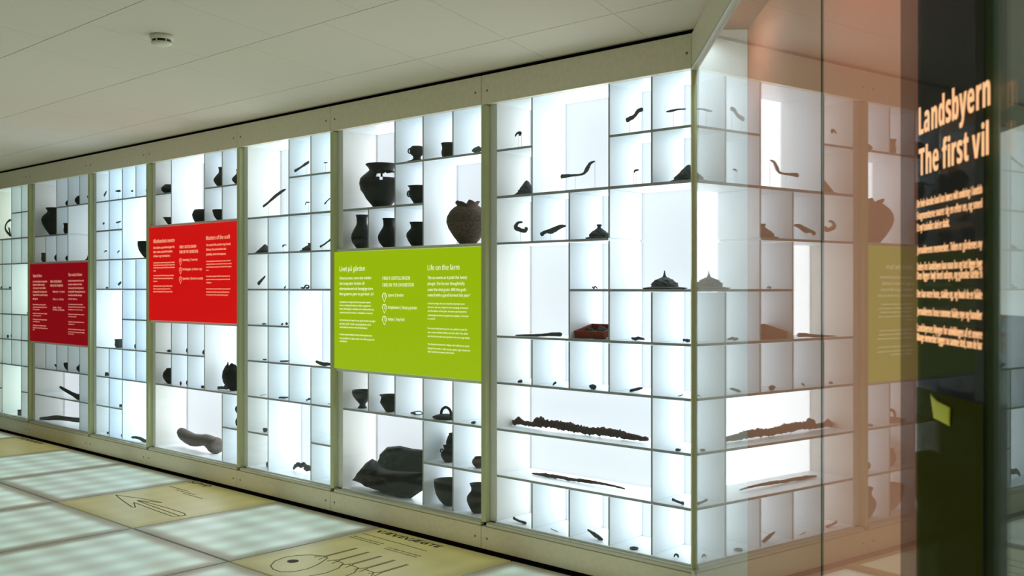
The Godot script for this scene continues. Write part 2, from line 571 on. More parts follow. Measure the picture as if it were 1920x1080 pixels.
func exhibits() -> void:
	bar("brooch",-1.15,2.233,-0.054,[-2,0.6,0.4,-0.8,1.9,0.6,0.8,2.3,0.7,2,2,0.8,1.1,0.7,0.7],"iron",0.6,0.25,[0.4,2.2,-5.8,2.3,2,-5.8],"small hooked dark brooch on two thin pins, top row, first column, corner white case","brooch")
	pot("cone","shield_boss",-1.15,1.925,-0.124,0.065,0.083,"iron",{},"dark conical iron boss half hidden by divider, second row, first column, corner white case","shield boss","")
	bar("brooch",-0.738,1.989,-0.053,[-11.1,1.1,1.1,-7.5,1.2,1,-3.1,1.1,0.6,3.1,1.3,0.6,5.4,3,1.1,6.5,4.4,1.1,8,6.2,0.8,11.1,7.2,0.3],"iron",0.6,0.25,[-1.8,1.2,-6.4,10.8,7.1,-6.4],"long crooked metal brooch with raised end on pins, second row, third column, corner white case","brooch")
	bar("brooch",-0.394,2.23,-0.063,[-4.9,1.2,1.2,-2.5,2,1.1,0.2,3,0.9,2.1,5,1.1,4.9,5.5,0.9],"iron",0.6,0.25,[-3.1,1.8,-5.5,3.8,5.3,-5.5],"thick dark metal brooch slanting on two pins, top row, fourth column, corner white case","brooch")
	bar("pin",-0.151,2.25,-0.053,[-5.4,0.5,0.3,-2.1,0.6,0.6,1.2,0.8,0.4,5.4,0.5,0.3],"iron",0.6,0.25,[-1.6,0.6,-7.5,3.7,0.6,-7.5],"thin flat metal bar lying across two pins, top row, fifth column, corner white case","pin")
	pot("cone","shield_boss",-0.142,1.925,-0.147,0.089,0.085,"iron",{},"dark ribbed conical iron boss with flange, second row, fifth column, corner white case","shield boss","")
	bar("brooch",-0.394,1.984,-0.079,[-1.4,0.3,0.3,-0.9,1.4,0.5,1.4,1.5,0.4],"iron",0.6,0.25,[-2.1,0.3,-5.9,-0.5,1.4,-5.9],"tiny hooked brooch held on wire legs, second row, fourth column, corner white case","brooch")
	bar("brooch",-1.15,1.724,-0.079,[1.1,5.7,0.5,-1.8,5.6,0.7,-4,3.4,1.3,-0.9,1.8,1.1,3,1,1,4,2.9,1.2],"iron",0.6,0.25,[-0.4,2.9,-4.9],"crescent shaped metal brooch on a pin, third row, first column, corner white case","brooch")
	bar("axe_head",-0.902,1.695,-0.053,[-8.4,1.3,1.3,-4.8,2.7,0.9,-1.1,3,1.5,2.1,4,1.4,5.3,5,1,8.4,5.1,0.6],"iron",0.6,0.25,[-1.8,2.9,-2],"fish shaped dark metal piece on a pin, third row, second column, corner white case","axe head")
	pot("knob","shield_boss",-0.646,1.675,-0.11,0.066,0.075,"iron",{},"small domed iron boss with short knob, third row, third column, corner white case","shield boss","")
	bar("ring_fragment",-0.646,1.425,-0.075,[-1.6,1.1,0.4,-0.6,0.4,0.4,0.1,1.3,0.3,1.6,0.3,0.3],"iron",0.6,0.25,[],"two tiny bits of dark ring, fourth row, third column, corner white case","ring")
	pot("spike","shield_boss",-0.265,1.425,-0.127,0.094,0.088,"iron",{},"large domed iron boss with tall spike, fourth row, fifth column, corner white case","shield boss","")
	bar("knife",-1.006,1.175,-0.053,[-16.2,0.3,0.3,-2.3,0.7,0.7,4.3,1.1,0.8,10,1.6,1,16.2,1.7,1.2],"iron",0.6,0.1,[],"long dark iron knife lying on shelf, fifth row, second column, corner white case","knife")
	small_box()
	bar("brooch",-0.394,1.175,-0.091,[-3.9,1.2,0.5,-1.8,0.8,0.8,0.4,1.3,0.8,3.9,0.7,0.4],"iron",0.6,0.25,[],"spiky dark metal brooch with small flake, fifth row, fourth column, corner white case","brooch")
	bar("bead",-0.142,1.175,-0.128,[-1.9,1,0.9,-0.9,1.1,0.5,0.1,0.8,0.8,1.9,0.9,0.7],"iron",0.6,0.25,[],"pair of round dark beads, fifth row, fifth column, corner white case","bead")
	bar("fitting",-1.15,0.925,-0.07,[-1.6,0.4,0.4,-0.1,0.7,0.7,1.6,1,0.8],"iron",0.6,0.25,[],"tiny winged metal fitting, sixth row, first column, corner white case","fitting")
	bar("fitting",-0.898,0.925,-0.059,[-1.1,0.3,0.3,0,1.4,0.6,1.1,1.9,0.6],"iron",0.6,0.25,[],"tiny bent metal fitting leaning upward, sixth row, second column, corner white case","fitting")
	lump("lump","fitting",-0.642,0.925,-0.053,0.045,0.024,"iron","small domed lumpy metal fitting, sixth row, third column, corner white case","fitting")
	bar("brooch",-0.394,0.925,-0.075,[-3.8,0.6,0.6,-1.3,1.2,0.7,1.2,1.9,0.7,3.8,2.5,0.4],"iron",0.6,0.25,[],"slanting narrow corroded brooch, sixth row, fourth column, corner white case","brooch")
	bar("needle",-0.142,0.925,-0.075,[-1.4,0.1,0.1,0.1,0.5,0.2,1.4,0.9,0.2],"iron",0.6,0.25,[],"tiny thin metal needle, sixth row, fifth column, corner white case","needle")
	bar("sword",-0.824,0.675,-0.15,[-44.9,1.5,1.5,-40.9,3.1,1.9,-37.3,2.2,1.2,-33.4,2.4,1.3,-30,2.2,1.5,-26.5,3.7,2.8,-22.7,3.6,2.2,-18.9,3.5,1.8,-13.9,3.7,2.1,-9,3.3,2.1,-5,3.3,2.4,-0.9,3,1.9,3.8,2.5,1.8,8.5,2.5,1.9,13.2,2.8,1.9,17.8,2.9,1.9,22.3,2.9,1.9,26.8,2.7,1.9,31.2,2.3,1.7,35.6,2.1,1.4,39.9,1.9,1.2,44.9,2,1.1],"rust",0.6,0.5,[],"long thick heavily corroded iron sword in lumps, seventh row, second column, corner white case","sword")
	lump("flat","bar_fragment",-0.139,0.675,-0.053,0.025,0.009,"iron","tiny flat dark metal bar, seventh row, fifth column, corner white case","bar")
	bar("sword",-0.826,0.425,-0.15,[-31.1,0.6,0.4,-23.8,1,0.9,-17.1,1,1,-10.5,1.2,0.9,-4,1,0.9,2.4,1.3,0.9,8.7,1.4,0.9,14.9,1.5,0.7,21,1.4,0.6,26.2,1.2,0.5,31.1,0.8,0.4],"rust",0.6,0.35,[],"long slender corroded iron sword with fine point, eighth row, second column, corner white case","sword")
	bar("fitting",-0.142,0.425,-0.056,[-3.2,2.1,0.7,-1.6,1.6,0.6,0.7,1.2,0.6,3.2,0.9,0.9],"iron",0.6,0.25,[],"knobbed corroded metal rod, eighth row, fifth column, corner white case","fitting")
	bar("brooch",-1.15,0.175,-0.07,[-4.7,2.3,0.9,-2.7,1.5,0.7,0.4,1,0.7,3,0.8,0.8,4.7,0.7,0.6],"iron",0.6,0.25,[],"knobbed bow brooch lying down, bottom row, first column, corner white case","brooch")
	bar("needle",-0.898,0.175,-0.062,[-2.7,0.9,0.2,0.1,0.4,0.2,2.7,0.1,0.1],"iron",0.6,0.25,[],"very thin short needle, bottom row, second column, corner white case","needle")
	bar("knife",-0.647,0.175,-0.078,[-4.9,3.9,0.5,-2.4,3,0.7,-0.1,2.1,1.1,2.5,1.1,1,4.9,0.5,0.5],"iron",0.6,0.25,[],"pointed corroded blade lying aslant, bottom row, third column, corner white case","knife")
	lump("ring","ring",-0.39,0.175,-0.053,0.042,0.018,"iron","dark lumpy ring lying flat, bottom row, fourth column, corner white case","ring")
	bar("brooch",-0.149,0.175,-0.053,[-1.1,0.4,0.4,-0.9,1.3,0.4,-0.1,1.8,0.5,0.8,1.5,0.5,1.1,0.5,0.4],"iron",0.6,0.25,[],"small arched bow brooch, bottom row, fifth column, corner white case","brooch")
	pot("vase","pot",-2.384,1.925,-0.14,0.136,0.277,"black",{"gap":[-2.9,1.15,.62,.84]},"large black broken pot with open shoulder, second row, first column, green sign case","pot","")
	pot("goblet","jug",-1.996,2.175,-0.091,0.057,0.095,"clay",{"handle":[.75,.3,.35,3.0]},"dark jug with handle and flared foot, top row, third column, green sign case","jug","")
	pot("cup","cup",-1.745,2.175,-0.123,0.055,0.091,"clay",{"handle":[.5,.12,.28,3.0]},"dark cup with small side handle, top row, fourth column, green sign case","cup","")
	lump("lump","stone",-1.456,2.175,-0.053,0.08,0.035,"stone","rounded grey stone, top row, fifth column, green sign case","stone")
	pot("carinated","cup",-1.996,1.925,-0.108,0.07,0.111,"black",{"handle":[.62,.3,.24,3.0]},"black cup with round loop handle, second row, third column, green sign case","cup","")
	pot("jug","jug",-2.528,1.675,-0.103,0.071,0.215,"gloss",{},"tall black jug with narrow neck, third row, first column, green sign case","jug","")
	pot("jug","jug",-2.266,1.675,-0.101,0.069,0.181,"black",{},"mid sized dark jug with flared rim, third row, second column, green sign case","jug","")
	pot("jug2","jug",-2,1.675,-0.103,0.07,0.146,"black",{},"shorter dark jug with wide neck, third row, third column, green sign case","jug","")
	pot("sherd","pot",-1.618,1.675,-0.14,0.122,0.259,"brown",{"jag":.12},"big cracked brown pot with broken neck, third row, fifth column, green sign case","pot","")
	pot("footed","bowl",-2.521,0.675,-0.101,0.068,0.114,"gloss",{},"black footed bowl, seventh row, first column, green sign case","bowl","")
	pot("carinated","bowl",-2.252,0.675,-0.1,0.067,0.104,"black",{},"black round bowl with everted rim, seventh row, second column, green sign case","bowl","")
	bar("ring",-1.996,0.675,-0.087,[-5,0.9,0.6,-3.1,1.2,0.7,-1.5,0.8,0.8,-1,0.5,0.4,2.7,0.7,0.3,5,1.5,0.3,3.8,2.6,0.3,0.4,2.4,0.3,-2.7,1.7,0.3],"iron",0.6,0.25,[],"thin dark ring with two beads, seventh row, third column, green sign case","ring")
	pot("lid","lid",-1.766,0.675,-0.111,0.079,0.025,"clay",{"loop":1},"dark flat lid with arched loop handle, seventh row, fourth column, green sign case","lid","")
	lump("lump","button",-1.492,0.675,-0.062,0.03,0.013,"iron","tiny dark domed button, seventh row, fifth column, green sign case","button")
	trough()
	pot("jug2","jug",-1.751,0.425,-0.12,0.049,0.096,"black",{"handle":[.62,.2,.3,3.0]},"small dark handled jug, eighth row, fourth column, green sign case","jug","")
	pot("ball","jug",-1.795,0.425,-0.2,0.047,0.153,"clay",{},"round dark flask behind small jug, eighth row, fourth column, green sign case","flask","")
	pot("ball","pot",-1.496,0.425,-0.11,0.04,0.06,"brown",{},"small brown banded pot, eighth row, fifth column, green sign case","pot","")
	pot("bowl","bowl",-1.751,0.175,-0.126,0.094,0.145,"black",{},"plain black deep bowl, bottom row, fourth column, green sign case","bowl","")
	pot("jug2","vase",-1.496,0.175,-0.104,0.066,0.161,"clay",{},"dark shouldered vase with short neck, bottom row, fifth column, green sign case","vase","")
	bar("spearhead",-3.421,1.988,-0.053,[-13.8,0.9,0.9,-9.5,2.4,0.9,-4.4,4.7,0.9,-0.3,6.5,1.2,3.7,8.1,1.2,9.2,10,1,13.8,11.1,0.4],"iron",0.6,0.25,[-7.4,3.4,-6.3,9.9,10.2,-6.3],"long slanting dark spearhead, second row, second column, white case left of green sign","spearhead")
	bar("spearhead",-3.102,2.204,-0.053,[-8.1,1,1,-5.2,1.7,0.9,-0.9,3,0.7,3.8,4.5,1,8.1,5.8,0.9],"iron",0.6,0.25,[-5.9,1.5,-2.9,5.5,5,-2.9],"dark slanting socketed spearhead, top row, third column, white case left of green sign","spearhead")
	bar("pin",-2.84,2.236,-0.053,[-1.9,0.7,0.3,0.1,0.4,0.4,1.9,0.5,0.3],"iron",0.6,0.25,[-0.3,0.4,-6.1],"tiny metal bar on a pin, top row, fourth column, white case left of green sign","pin")
	bar("hook",-3.086,1.98,-0.087,[-2.6,0.3,0.3,-1.6,1.9,0.4,0.2,2.1,0.4,2.6,1.9,0.4],"iron",0.6,0.25,[0.9,2,-5.5],"tiny bent dark hook, second row, third column, white case left of green sign","hook")
	bar("spearhead",-2.839,1.97,-0.066,[-3,0.6,0.6,-0.3,2.3,0.4,3,4,0.4],"iron",0.6,0.25,[-1,1.9,-4.5],"small narrow slanting spearhead, second row, fourth column, white case left of green sign","spearhead")
	pot("cone","shield_boss",-3.602,1.675,-0.097,0.064,0.062,"iron",{},"dark conical boss half behind divider, third row, first column, white case left of green sign","shield boss","")
	bar("hook",-3.334,1.707,-0.075,[-2.5,0.3,0.3,-1.5,1.2,0.6,0.7,1.7,0.3,2.5,1.5,0.3],"iron",0.6,0.25,[-1.5,1.2,-3.2],"tiny curled metal hook, third row, second column, white case left of green sign","hook")
	pot("knob","shield_boss",-3.072,1.675,-0.093,0.059,0.055,"iron",{},"dark domed boss with jagged edge, third row, third column, white case left of green sign","shield boss","")
	bar("spearhead",-2.84,1.691,-0.056,[-6.4,0.8,0.8,-2.6,1.9,0.6,1.9,3.8,0.6,6.4,5.7,0.8],"iron",0.6,0.25,[-4.2,1.4,-1.6],"slanting spearhead with narrow socket, third row, fourth column, white case left of green sign","spearhead")
	bar("axe_head",-3.582,1.446,-0.057,[-4.5,1.3,1.3,-1.3,3.1,1.1,1.8,5.1,0.8,4.5,6.7,0.5],"iron",0.6,0.25,[-3.9,1.6,-2.1],"wedge shaped dark blade slanting, fourth row, first column, white case left of green sign","axe head")
	bar("fitting",-3.334,1.425,-0.078,[-0.9,0.4,0.4,0.3,0.9,0.6,0.9,2.2,0.3],"iron",0.6,0.25,[],"tiny pointed metal fitting, fourth row, second column, white case left of green sign","fitting")
	bar("brooch",-3.086,1.425,-0.067,[-4.5,0.7,0.4,-0.7,0.6,0.6,0.4,1.9,0.6,2.9,2.4,0.4,4.5,1.6,0.6,4,0.7,0.5,1.2,0.6,0.6],"iron",0.6,0.25,[],"small spiral metal brooch, fourth row, third column, white case left of green sign","brooch")
	lump("flat","coin",-3.578,1.175,-0.075,0.034,0.009,"stone","pale thin flat fragment, fifth row, first column, white case left of green sign","fragment")
	lump("lump","bead",-3.333,1.175,-0.057,0.016,0.015,"iron","small dark bead at left, fifth row, second column, white case left of green sign","bead")
	lump("lump","bead",-3.334,1.175,-0.094,0.02,0.02,"iron","small dark pointed bead at right, fifth row, second column, white case left of green sign","bead")
	lump("flat","fragment",-3.579,0.925,-0.081,0.032,0.008,"iron","thin dark flat fragment, sixth row, first column, white case left of green sign","fragment")
	bar("pin",-3.334,0.925,-0.073,[-5,0.4,0.4,0,0.6,0.5,5,1,0.5],"iron",0.6,0.25,[],"thin dark straight pin, sixth row, second column, white case left of green sign","pin")
	bar("brooch",-2.858,0.925,-0.053,[-8.5,2.5,0.9,-4.8,1.7,1.1,-0.3,1.3,1.3,4.2,1.4,1.1,8.5,1.3,0.6],"iron",0.6,0.25,[],"long knobbly dark brooch, sixth row, fourth column, white case left of green sign","brooch")
	bar("wire",-3.582,0.675,-0.07,[-3.7,0.2,0.2,-0.4,0.7,0.2,3.7,1.2,0.2],"stone",0.6,0.25,[],"pale thin wire piece, seventh row, first column, white case left of green sign","wire")
	bar("chain",-3.334,0.675,-0.067,[-5.6,0.4,0.4,-2.1,0.7,0.6,1.1,0.8,0.6,5.6,1.3,0.5],"iron",0.6,0.25,[],"flat dark chain fragment, seventh row, second column, white case left of green sign","chain")
	bar("bead",-3.086,0.675,-0.094,[-2.3,0.6,0.6,-0.8,0.9,0.5,0.8,1.6,0.8,2.3,1.4,0.5],"iron",0.6,0.25,[],"two small joined beads, seventh row, third column, white case left of green sign","bead")
	bar("wire",-2.839,0.675,-0.089,[-2.6,0.2,0.2,-0.2,0.2,0.2,2.6,0.7,0.2],"iron",0.6,0.25,[],"tiny thin wire piece, seventh row, fourth column, white case left of green sign","wire")
	lump("flat","fragment",-3.57,0.425,-0.077,0.043,0.024,"iron","small dark curved fragment, eighth row, first column, white case left of green sign","fragment")
	lump("lump","bead",-3.578,0.175,-0.105,0.034,0.036,"iron","round dark bead behind divider, bottom row, first column, white case left of green sign","bead")
	bar("buckle",-3.238,0.175,-0.15,[-9.9,1,1,-7.5,3.3,1.3,-4,4.9,1.5,-0.6,4.4,1.6,2,6.2,1,3.7,5,1.6,6.6,3.8,1.9,9.9,3.8,1.6,2.8,2.9,1.6],"iron",0.6,0.4,[],"cluster of dark bent metal sherds, bottom row, second column, white case left of green sign","buckle")
	lump("lump","bead",-2.836,0.175,-0.114,0.031,0.047,"iron","dark bead behind right frame, bottom row, fourth column, white case left of green sign","bead")
	pot("ball","bowl",-4.944,2.175,-0.101,0.068,0.074,"black",{},"round black bowl, top row, first column, bright red sign case","bowl","")
	pot("conebowl","bowl",-4.919,1.925,-0.09,0.057,0.063,"clay",{},"dark conical bowl, second row, first column, bright red sign case","bowl","")
	pot("wide","pot",-4.462,1.925,-0.12,0.087,0.102,"black",{},"wide dark pot leaning open, second row, third column, bright red sign case","pot","")
	pot("bottle","vase",-4.163,2.175,-0.097,0.064,0.148,"black",{},"tall slim black vase with narrow neck, top row, fourth column, bright red sign case","vase","")
	pot("bottle","vase",-3.914,2.175,-0.089,0.056,0.111,"black",{},"black slim necked vase half behind post, top row, fifth column, bright red sign case","vase","")
	pot("bowl","bowl",-4.174,1.925,-0.1,0.067,0.085,"clay",{},"plain dark bowl with straight rim, second row, fourth column, bright red sign case","bowl","")
	lump("lump","stone",-3.915,1.925,-0.095,0.04,0.029,"iron","small dark lump behind post, second row, fifth column, bright red sign case","stone")
	lump("lump","fragment",-4.891,0.925,-0.064,0.05,0.019,"iron","small dark flat lump, sixth row, first column, bright red sign case","fragment")
	lump("lump","amulet",-4.661,0.925,-0.094,0.024,0.04,"iron","narrow upright dark amulet, sixth row, second column, bright red sign case","amulet")
	lump("lump","fragment",-4.404,0.925,-0.091,0.044,0.032,"iron","dark angular lump, sixth row, third column, bright red sign case","fragment")
	pot("ball","bowl",-4.918,0.675,-0.101,0.068,0.12,"black",{},"round dark bowl on small foot, seventh row, first column, bright red sign case","bowl","")
	lump("lump","amulet",-4.689,0.675,-0.053,0.016,0.031,"red","tiny reddish upright amulet, seventh row, second column, bright red sign case","amulet")
	lump("lump","amulet",-4.662,0.675,-0.093,0.022,0.039,"iron","tiny dark pointed amulet, seventh row, second column, bright red sign case","amulet")
	lump("flat","bar_fragment",-4.401,0.675,-0.079,0.047,0.016,"iron","short dark flat bar, seventh row, third column, bright red sign case","bar")
	pot("ball","pot",-4.072,0.675,-0.16,0.104,0.203,"black",{"jag":.2},"large black pot with broken rim, seventh row, fourth column, bright red sign case","pot","")
	bar("tool",-4.16,0.675,-0.1,[-7,1.1,1.1,-2.3,1.6,1.1,2.4,1.7,1.1,7,1.7,0.8,1.8,3.4,0.6],"iron",0.6,0.25,[],"flat dark stone tool, seventh row, fourth column, bright red sign case","tool")
	bar("bone_tool",-4.614,0.175,-0.16,[-28.2,12,3.3,-23.4,10,4.6,-16.5,8.3,5,-8.3,7,5.2,1,7.5,4.7,10.2,8.7,4.6,16.7,8,5.3,23.1,6.3,6.3,28.2,6.2,6.1],"bone",0.9,0.06,[],"large brown bent limb shaped bone, bottom row, second column, bright red sign case","bone")
	bar("figurine",-3.923,0.425,-0.08,[-0.3,1.8,1.8,-1.5,4,1.5,1,7.4,1.3,1.5,10,1.3,-1.5,12.7,1.8,1,15.8,1.3,0.5,18.3,1.5],"black",0.6,0.25,[],"upright wavy dark figurine, eighth row, fifth column, bright red sign case","figurine")
	bar("arrowhead",-5.968,2.214,-0.053,[-2.3,1,1,-0.2,2.6,0.9,2.3,4.9,0.5],"iron",0.6,0.25,[-0.7,2.2,-3.9],"dark slanting arrowhead, top row, first column, white case right of dark red sign","arrowhead")
	bar("pin",-5.734,2.238,-0.053,[-4.5,1.2,0.5,-0.5,1,0.9,4.5,0.8,0.8],"iron",0.6,0.25,[0.7,0.9,-6.3],"short horizontal dark pin, top row, second column, white case right of dark red sign","pin")
	bar("pin",-5.482,2.224,-0.053,[-1.7,0.8,0.6,1.7,0.8,0.8],"iron",0.6,0.25,[0.2,0.8,-4.9],"dark stud on pin, top row, third column, white case right of dark red sign","pin")
	lump("lump","bead",-5.22,2.175,-0.061,0.057,0.056,"iron","large dark angular bead, top row, fourth column, white case right of dark red sign","bead")
	bar("fitting",-6,1.973,-0.053,[-1.4,0.9,0.9,1.4,1.9,0.8],"iron",0.6,0.25,[0.6,1.6,-4.8],"dark fitting on pin, second row, first column, white case right of dark red sign","fitting")
	bar("pin",-5.724,1.976,-0.053,[-4.2,0.6,0.6,-0.6,0.9,0.7,4.2,1.4,0.5],"iron",0.6,0.25,[-0.3,0.9,-5.1],"small slanting dark pin, second row, second column, white case right of dark red sign","pin")
	bar("hook",-5.969,1.731,-0.053,[-2.5,0.4,0.4,-0.5,1.7,0.5,2.5,1.5,0.9],"iron",0.6,0.25,[1.5,1.6,-5.6],"tiny curved hook, third row, first column, white case right of dark red sign","hook")
	bar("hook",-5.726,1.72,-0.053,[-2.1,0.5,0.5,-0.2,1.8,0.6,2.1,2.5,0.5],"iron",0.6,0.25,[-0.2,1.8,-4.5],"tiny slanting hook, third row, second column, white case right of dark red sign","hook")
	pot("bowl","bowl",-5.332,1.675,-0.123,0.09,0.139,"black",{},"dark half hidden bowl, third row, fourth column, white case right of dark red sign","bowl","")
	lump("lump","bead",-5.958,1.425,-0.063,0.025,0.015,"iron","tiny dark round bead, fourth row, first column, white case right of dark red sign","bead")
	bar("fragment",-5.72,1.447,-0.061,[-2.3,1.1,1.1,2.3,3.2,1],"iron",0.6,0.25,[-0.4,2,-2.2],"small dark slanting fragment, fourth row, second column, white case right of dark red sign","fragment")
	pot("cup","cup",-5.753,0.925,-0.081,0.048,0.072,"iron",{},"dark thick walled cup, sixth row, second column, white case right of dark red sign","cup","")
	lump("lump","amulet",-5.482,0.925,-0.083,0.023,0.04,"iron","narrow dark upright amulet, sixth row, third column, white case right of dark red sign","amulet")
	bar("wire",-5.245,0.925,-0.066,[-3.3,0.3,0.3,3.3,0.8,0.3],"stone",0.6,0.25,[],"thin pale wire, sixth row, fourth column, white case right of dark red sign","wire")
	lump("flat","fragment",-5.939,0.675,-0.053,0.059,0.025,"iron","dark flat pointed fragment, seventh row, first column, white case right of dark red sign","fragment")
	lump("flat","fragment",-5.716,0.425,-0.073,0.041,0.019,"iron","small dark flat fragment, eighth row, second column, white case right of dark red sign","fragment")
	lump("lump","bead",-5.958,0.175,-0.072,0.026,0.018,"iron","small dark bead, bottom row, first column, white case right of dark red sign","bead")
	lump("lump","bead",-5.719,0.175,-0.082,0.022,0.02,"iron","small dark bead, bottom row, second column, white case right of dark red sign","bead")
	bar("shears",-5.334,0.175,-0.053,[-15.6,1.9,1,-7,2.7,1.1,-0.2,2.4,1.5,6.5,1.5,1.5,15.6,1.4,0.5],"iron",0.5,0.25,[],"dark forked iron shears, bottom row, fourth column, white case right of dark red sign","shears")
	pot("vase","vase",-7.228,1.925,-0.151,0.119,0.268,"black",{},"large black shouldered vase, second row, first column, dark red sign case","vase","")
	pot("ball","cup",-6.741,2.175,-0.076,0.034,0.054,"black",{},"tiny dark cup, top row, third column, dark red sign case","cup","")
	pot("ball","pot",-6.519,2.175,-0.086,0.053,0.082,"black",{},"small round dark pot, top row, fourth column, dark red sign case","pot","")
	pot("conebowl","bowl",-6.282,2.175,-0.076,0.042,0.066,"black",{},"small dark bowl behind post, top row, fifth column, dark red sign case","bowl","")
	pot("cup","cup",-6.767,1.925,-0.085,0.051,0.098,"black",{"handle":[.55,.2,.3,3.0]},"dark cup with side handle, second row, third column, dark red sign case","cup","")
	pot("cup","cup",-7.258,1.675,-0.08,0.047,0.089,"brown",{},"brown clay beaker, third row, first column, dark red sign case","beaker","")
	pot("ball","pot",-6.957,1.675,-0.069,0.036,0.067,"black",{},"small dark flask, third row, second column, dark red sign case","flask","")
	pot("ball","pot",-6.744,1.675,-0.075,0.032,0.05,"black",{},"tiny dark pot, third row, third column, dark red sign case","pot","")
	pot("cone","lid",-6.301,1.675,-0.087,0.054,0.092,"black",{},"dark conical lid behind post, third row, fifth column, dark red sign case","lid","")
	pot("conebowl","bowl",-6.979,0.675,-0.077,0.037,0.045,"black",{},"small dark pointed bowl, seventh row, second column, dark red sign case","bowl","")
	pot("bowl","bowl",-6.755,0.675,-0.087,0.054,0.071,"black",{},"dark rounded bowl, seventh row, third column, dark red sign case","bowl","")
	pot("ball","bowl",-6.486,0.675,-0.081,0.048,0.067,"black",{},"dark round cup, seventh row, fourth column, dark red sign case","cup","")
	bar("wooden_tool",-6.656,0.425,-0.053,[-23.1,9.3,1.3,-14,7.6,1.6,-4,5.9,1.8,5.8,4.3,2,13.5,3.1,2.6,23.1,2.8,2.8],"wood",0.6,0.1,[],"forked grey wooden tool, eighth row, third column, dark red sign case","tool")
	bar("wooden_tool",-6.882,0.175,-0.053,[-45.7,1.2,1.2,-28.6,2.9,1.8,-7.7,5.3,2.3,12.6,6.2,2,32.3,6.9,2.2,45.7,7.6,2.2],"wood",0.6,0.1,[],"long bent dark wooden tool, bottom row, third column, dark red sign case","tool")
	bar("figurine",-6.292,0.175,-0.074,[0.7,1.5,1.5,-0.7,3.9,1.4,0.7,6.5,1.1,0.4,8.1,1.1],"black",0.6,0.25,[],"dark wavy figurine behind post, bottom row, fifth column, dark red sign case","figurine")
	bar("brooch",-8.115,1.943,-0.053,[6.5,16.8,1.4,-0.6,15.4,1,-7.1,10.9,0.9,-4.7,6.4,1.3,1.5,3.4,1.4,7.1,0.8,0.8,1.9,9.3,1.2],"iron",0.6,0.25,[-1.7,12.9,-1.8],"large curved dark bow brooch, second row, second column, leftmost white case","brooch")
	lump("lump","bead",-8.304,1.425,-0.06,0.022,0.021,"iron","tiny dark bead at left, fourth row, first column, leftmost white case","bead")
	lump("lump","bead",-8.055,1.425,-0.05,0.021,0.019,"iron","tiny dark flat bead, fourth row, second column, leftmost white case","bead")
	lump("lump","bead",-7.606,1.175,-0.053,0.036,0.023,"iron","tiny dark bead, fifth row, fourth column, leftmost white case","bead")
	lump("lump","bead",-8.118,0.925,-0.053,0.021,0.034,"iron","tiny upright dark bead at left, sixth row, second column, leftmost white case","bead")
	lump("lump","bead",-8.009,0.925,-0.053,0.027,0.041,"iron","tiny upright dark bead at right, sixth row, second column, leftmost white case","bead")
	lump("flat","bead",-8.25,0.675,-0.053,0.027,0.017,"iron","small flat dark bead, seventh row, first column, leftmost white case","bead")
	pot("cup","cup",-7.826,0.175,-0.065,0.032,0.053,"iron",{},"small dark square sided cup, bottom row, third column, leftmost white case","cup","")
	lump("flat","bead",-8.238,0.175,-0.053,0.029,0.012,"iron","tiny flat dark bead, bottom row, first column, leftmost white case","bead")


func small_box() -> void:
	var o := thing("wooden_box", "open reddish brown wooden box with dark pieces inside, fifth row, third column, corner white case", "box", Vector3(-0.668, LB + 1.0085, -0.135))
	o.rotation.x = deg_to_rad(13.0)
	slab("base", Vector3(-0.094, 0.018, -0.075), Vector3(0.094, 0.024, 0.075), "box_wood", o)
	slab("side_panel", Vector3(-0.094, 0.018, 0.067), Vector3(0.094, 0.054, 0.075), "box_wood", o)
	slab("side_panel", Vector3(-0.094, 0.018, -0.075), Vector3(0.094, 0.054, -0.067), "box_wood", o)
	slab("end_panel", Vector3(-0.094, 0.018, -0.067), Vector3(-0.086, 0.054, 0.067), "box_wood", o)
	slab("end_panel", Vector3(0.086, 0.018, -0.067), Vector3(0.094, 0.054, 0.067), "box_wood", o)
	var prop := mi("foot", cbox(Vector3(0.16, 0.034, 0.012), 0.001), "box_wood", o, Vector3(0, 0.003, -0.06))
	prop.rotation.x = deg_to_rad(-13.0)
	for i in 5:
		var m := tube([Vector3(-0.02, 0, 0), Vector3(-0.007, 0.004, 0.002), Vector3(0.008, 0.003, -0.002), Vector3(0.022, 0, 0)], [0.004, 0.009, 0.010, 0.005], 0.8, 0.4, i * 5.0)
		var p := o.transform * Vector3(-0.06 + 0.03 * i, 0.040, 0.03 * sin(i * 2.3))
		tag(mi("metal_fragment", m, "iron", self, p), ["dark metal fragment at the left end inside the wooden box", "second dark metal fragment from the left inside the wooden box", "dark metal fragment in the middle of the wooden box", "second dark metal fragment from the right inside the wooden box", "dark metal fragment at the right end inside the wooden box"][i], "fragment", "metal fragments in the wooden box")


func trough() -> void:
	var o := thing("wooden_trough", "large broken black wooden trough, bottom left compartment of the green sign case", "trough", Vector3(-2.3, LB + 0.006, -0.15))
	var upper := []
	for q in UPPER:
		upper.append(Vector2(q[0] + 2.3, q[1] - LB - 0.006))
	var lower := []
	for q in LOWER:
		lower.append(Vector2(q[0] + 2.3, q[1] - LB - 0.006))
	mi("back_wall", bulge(upper, 0.035, 0.025, 0.03), "trough", o, Vector3(0, 0.0, -0.06))
	mi("hull", bulge(lower, 0.07, 0.05, 0.05), "trough", o, Vector3(0, 0.0, 0.05))


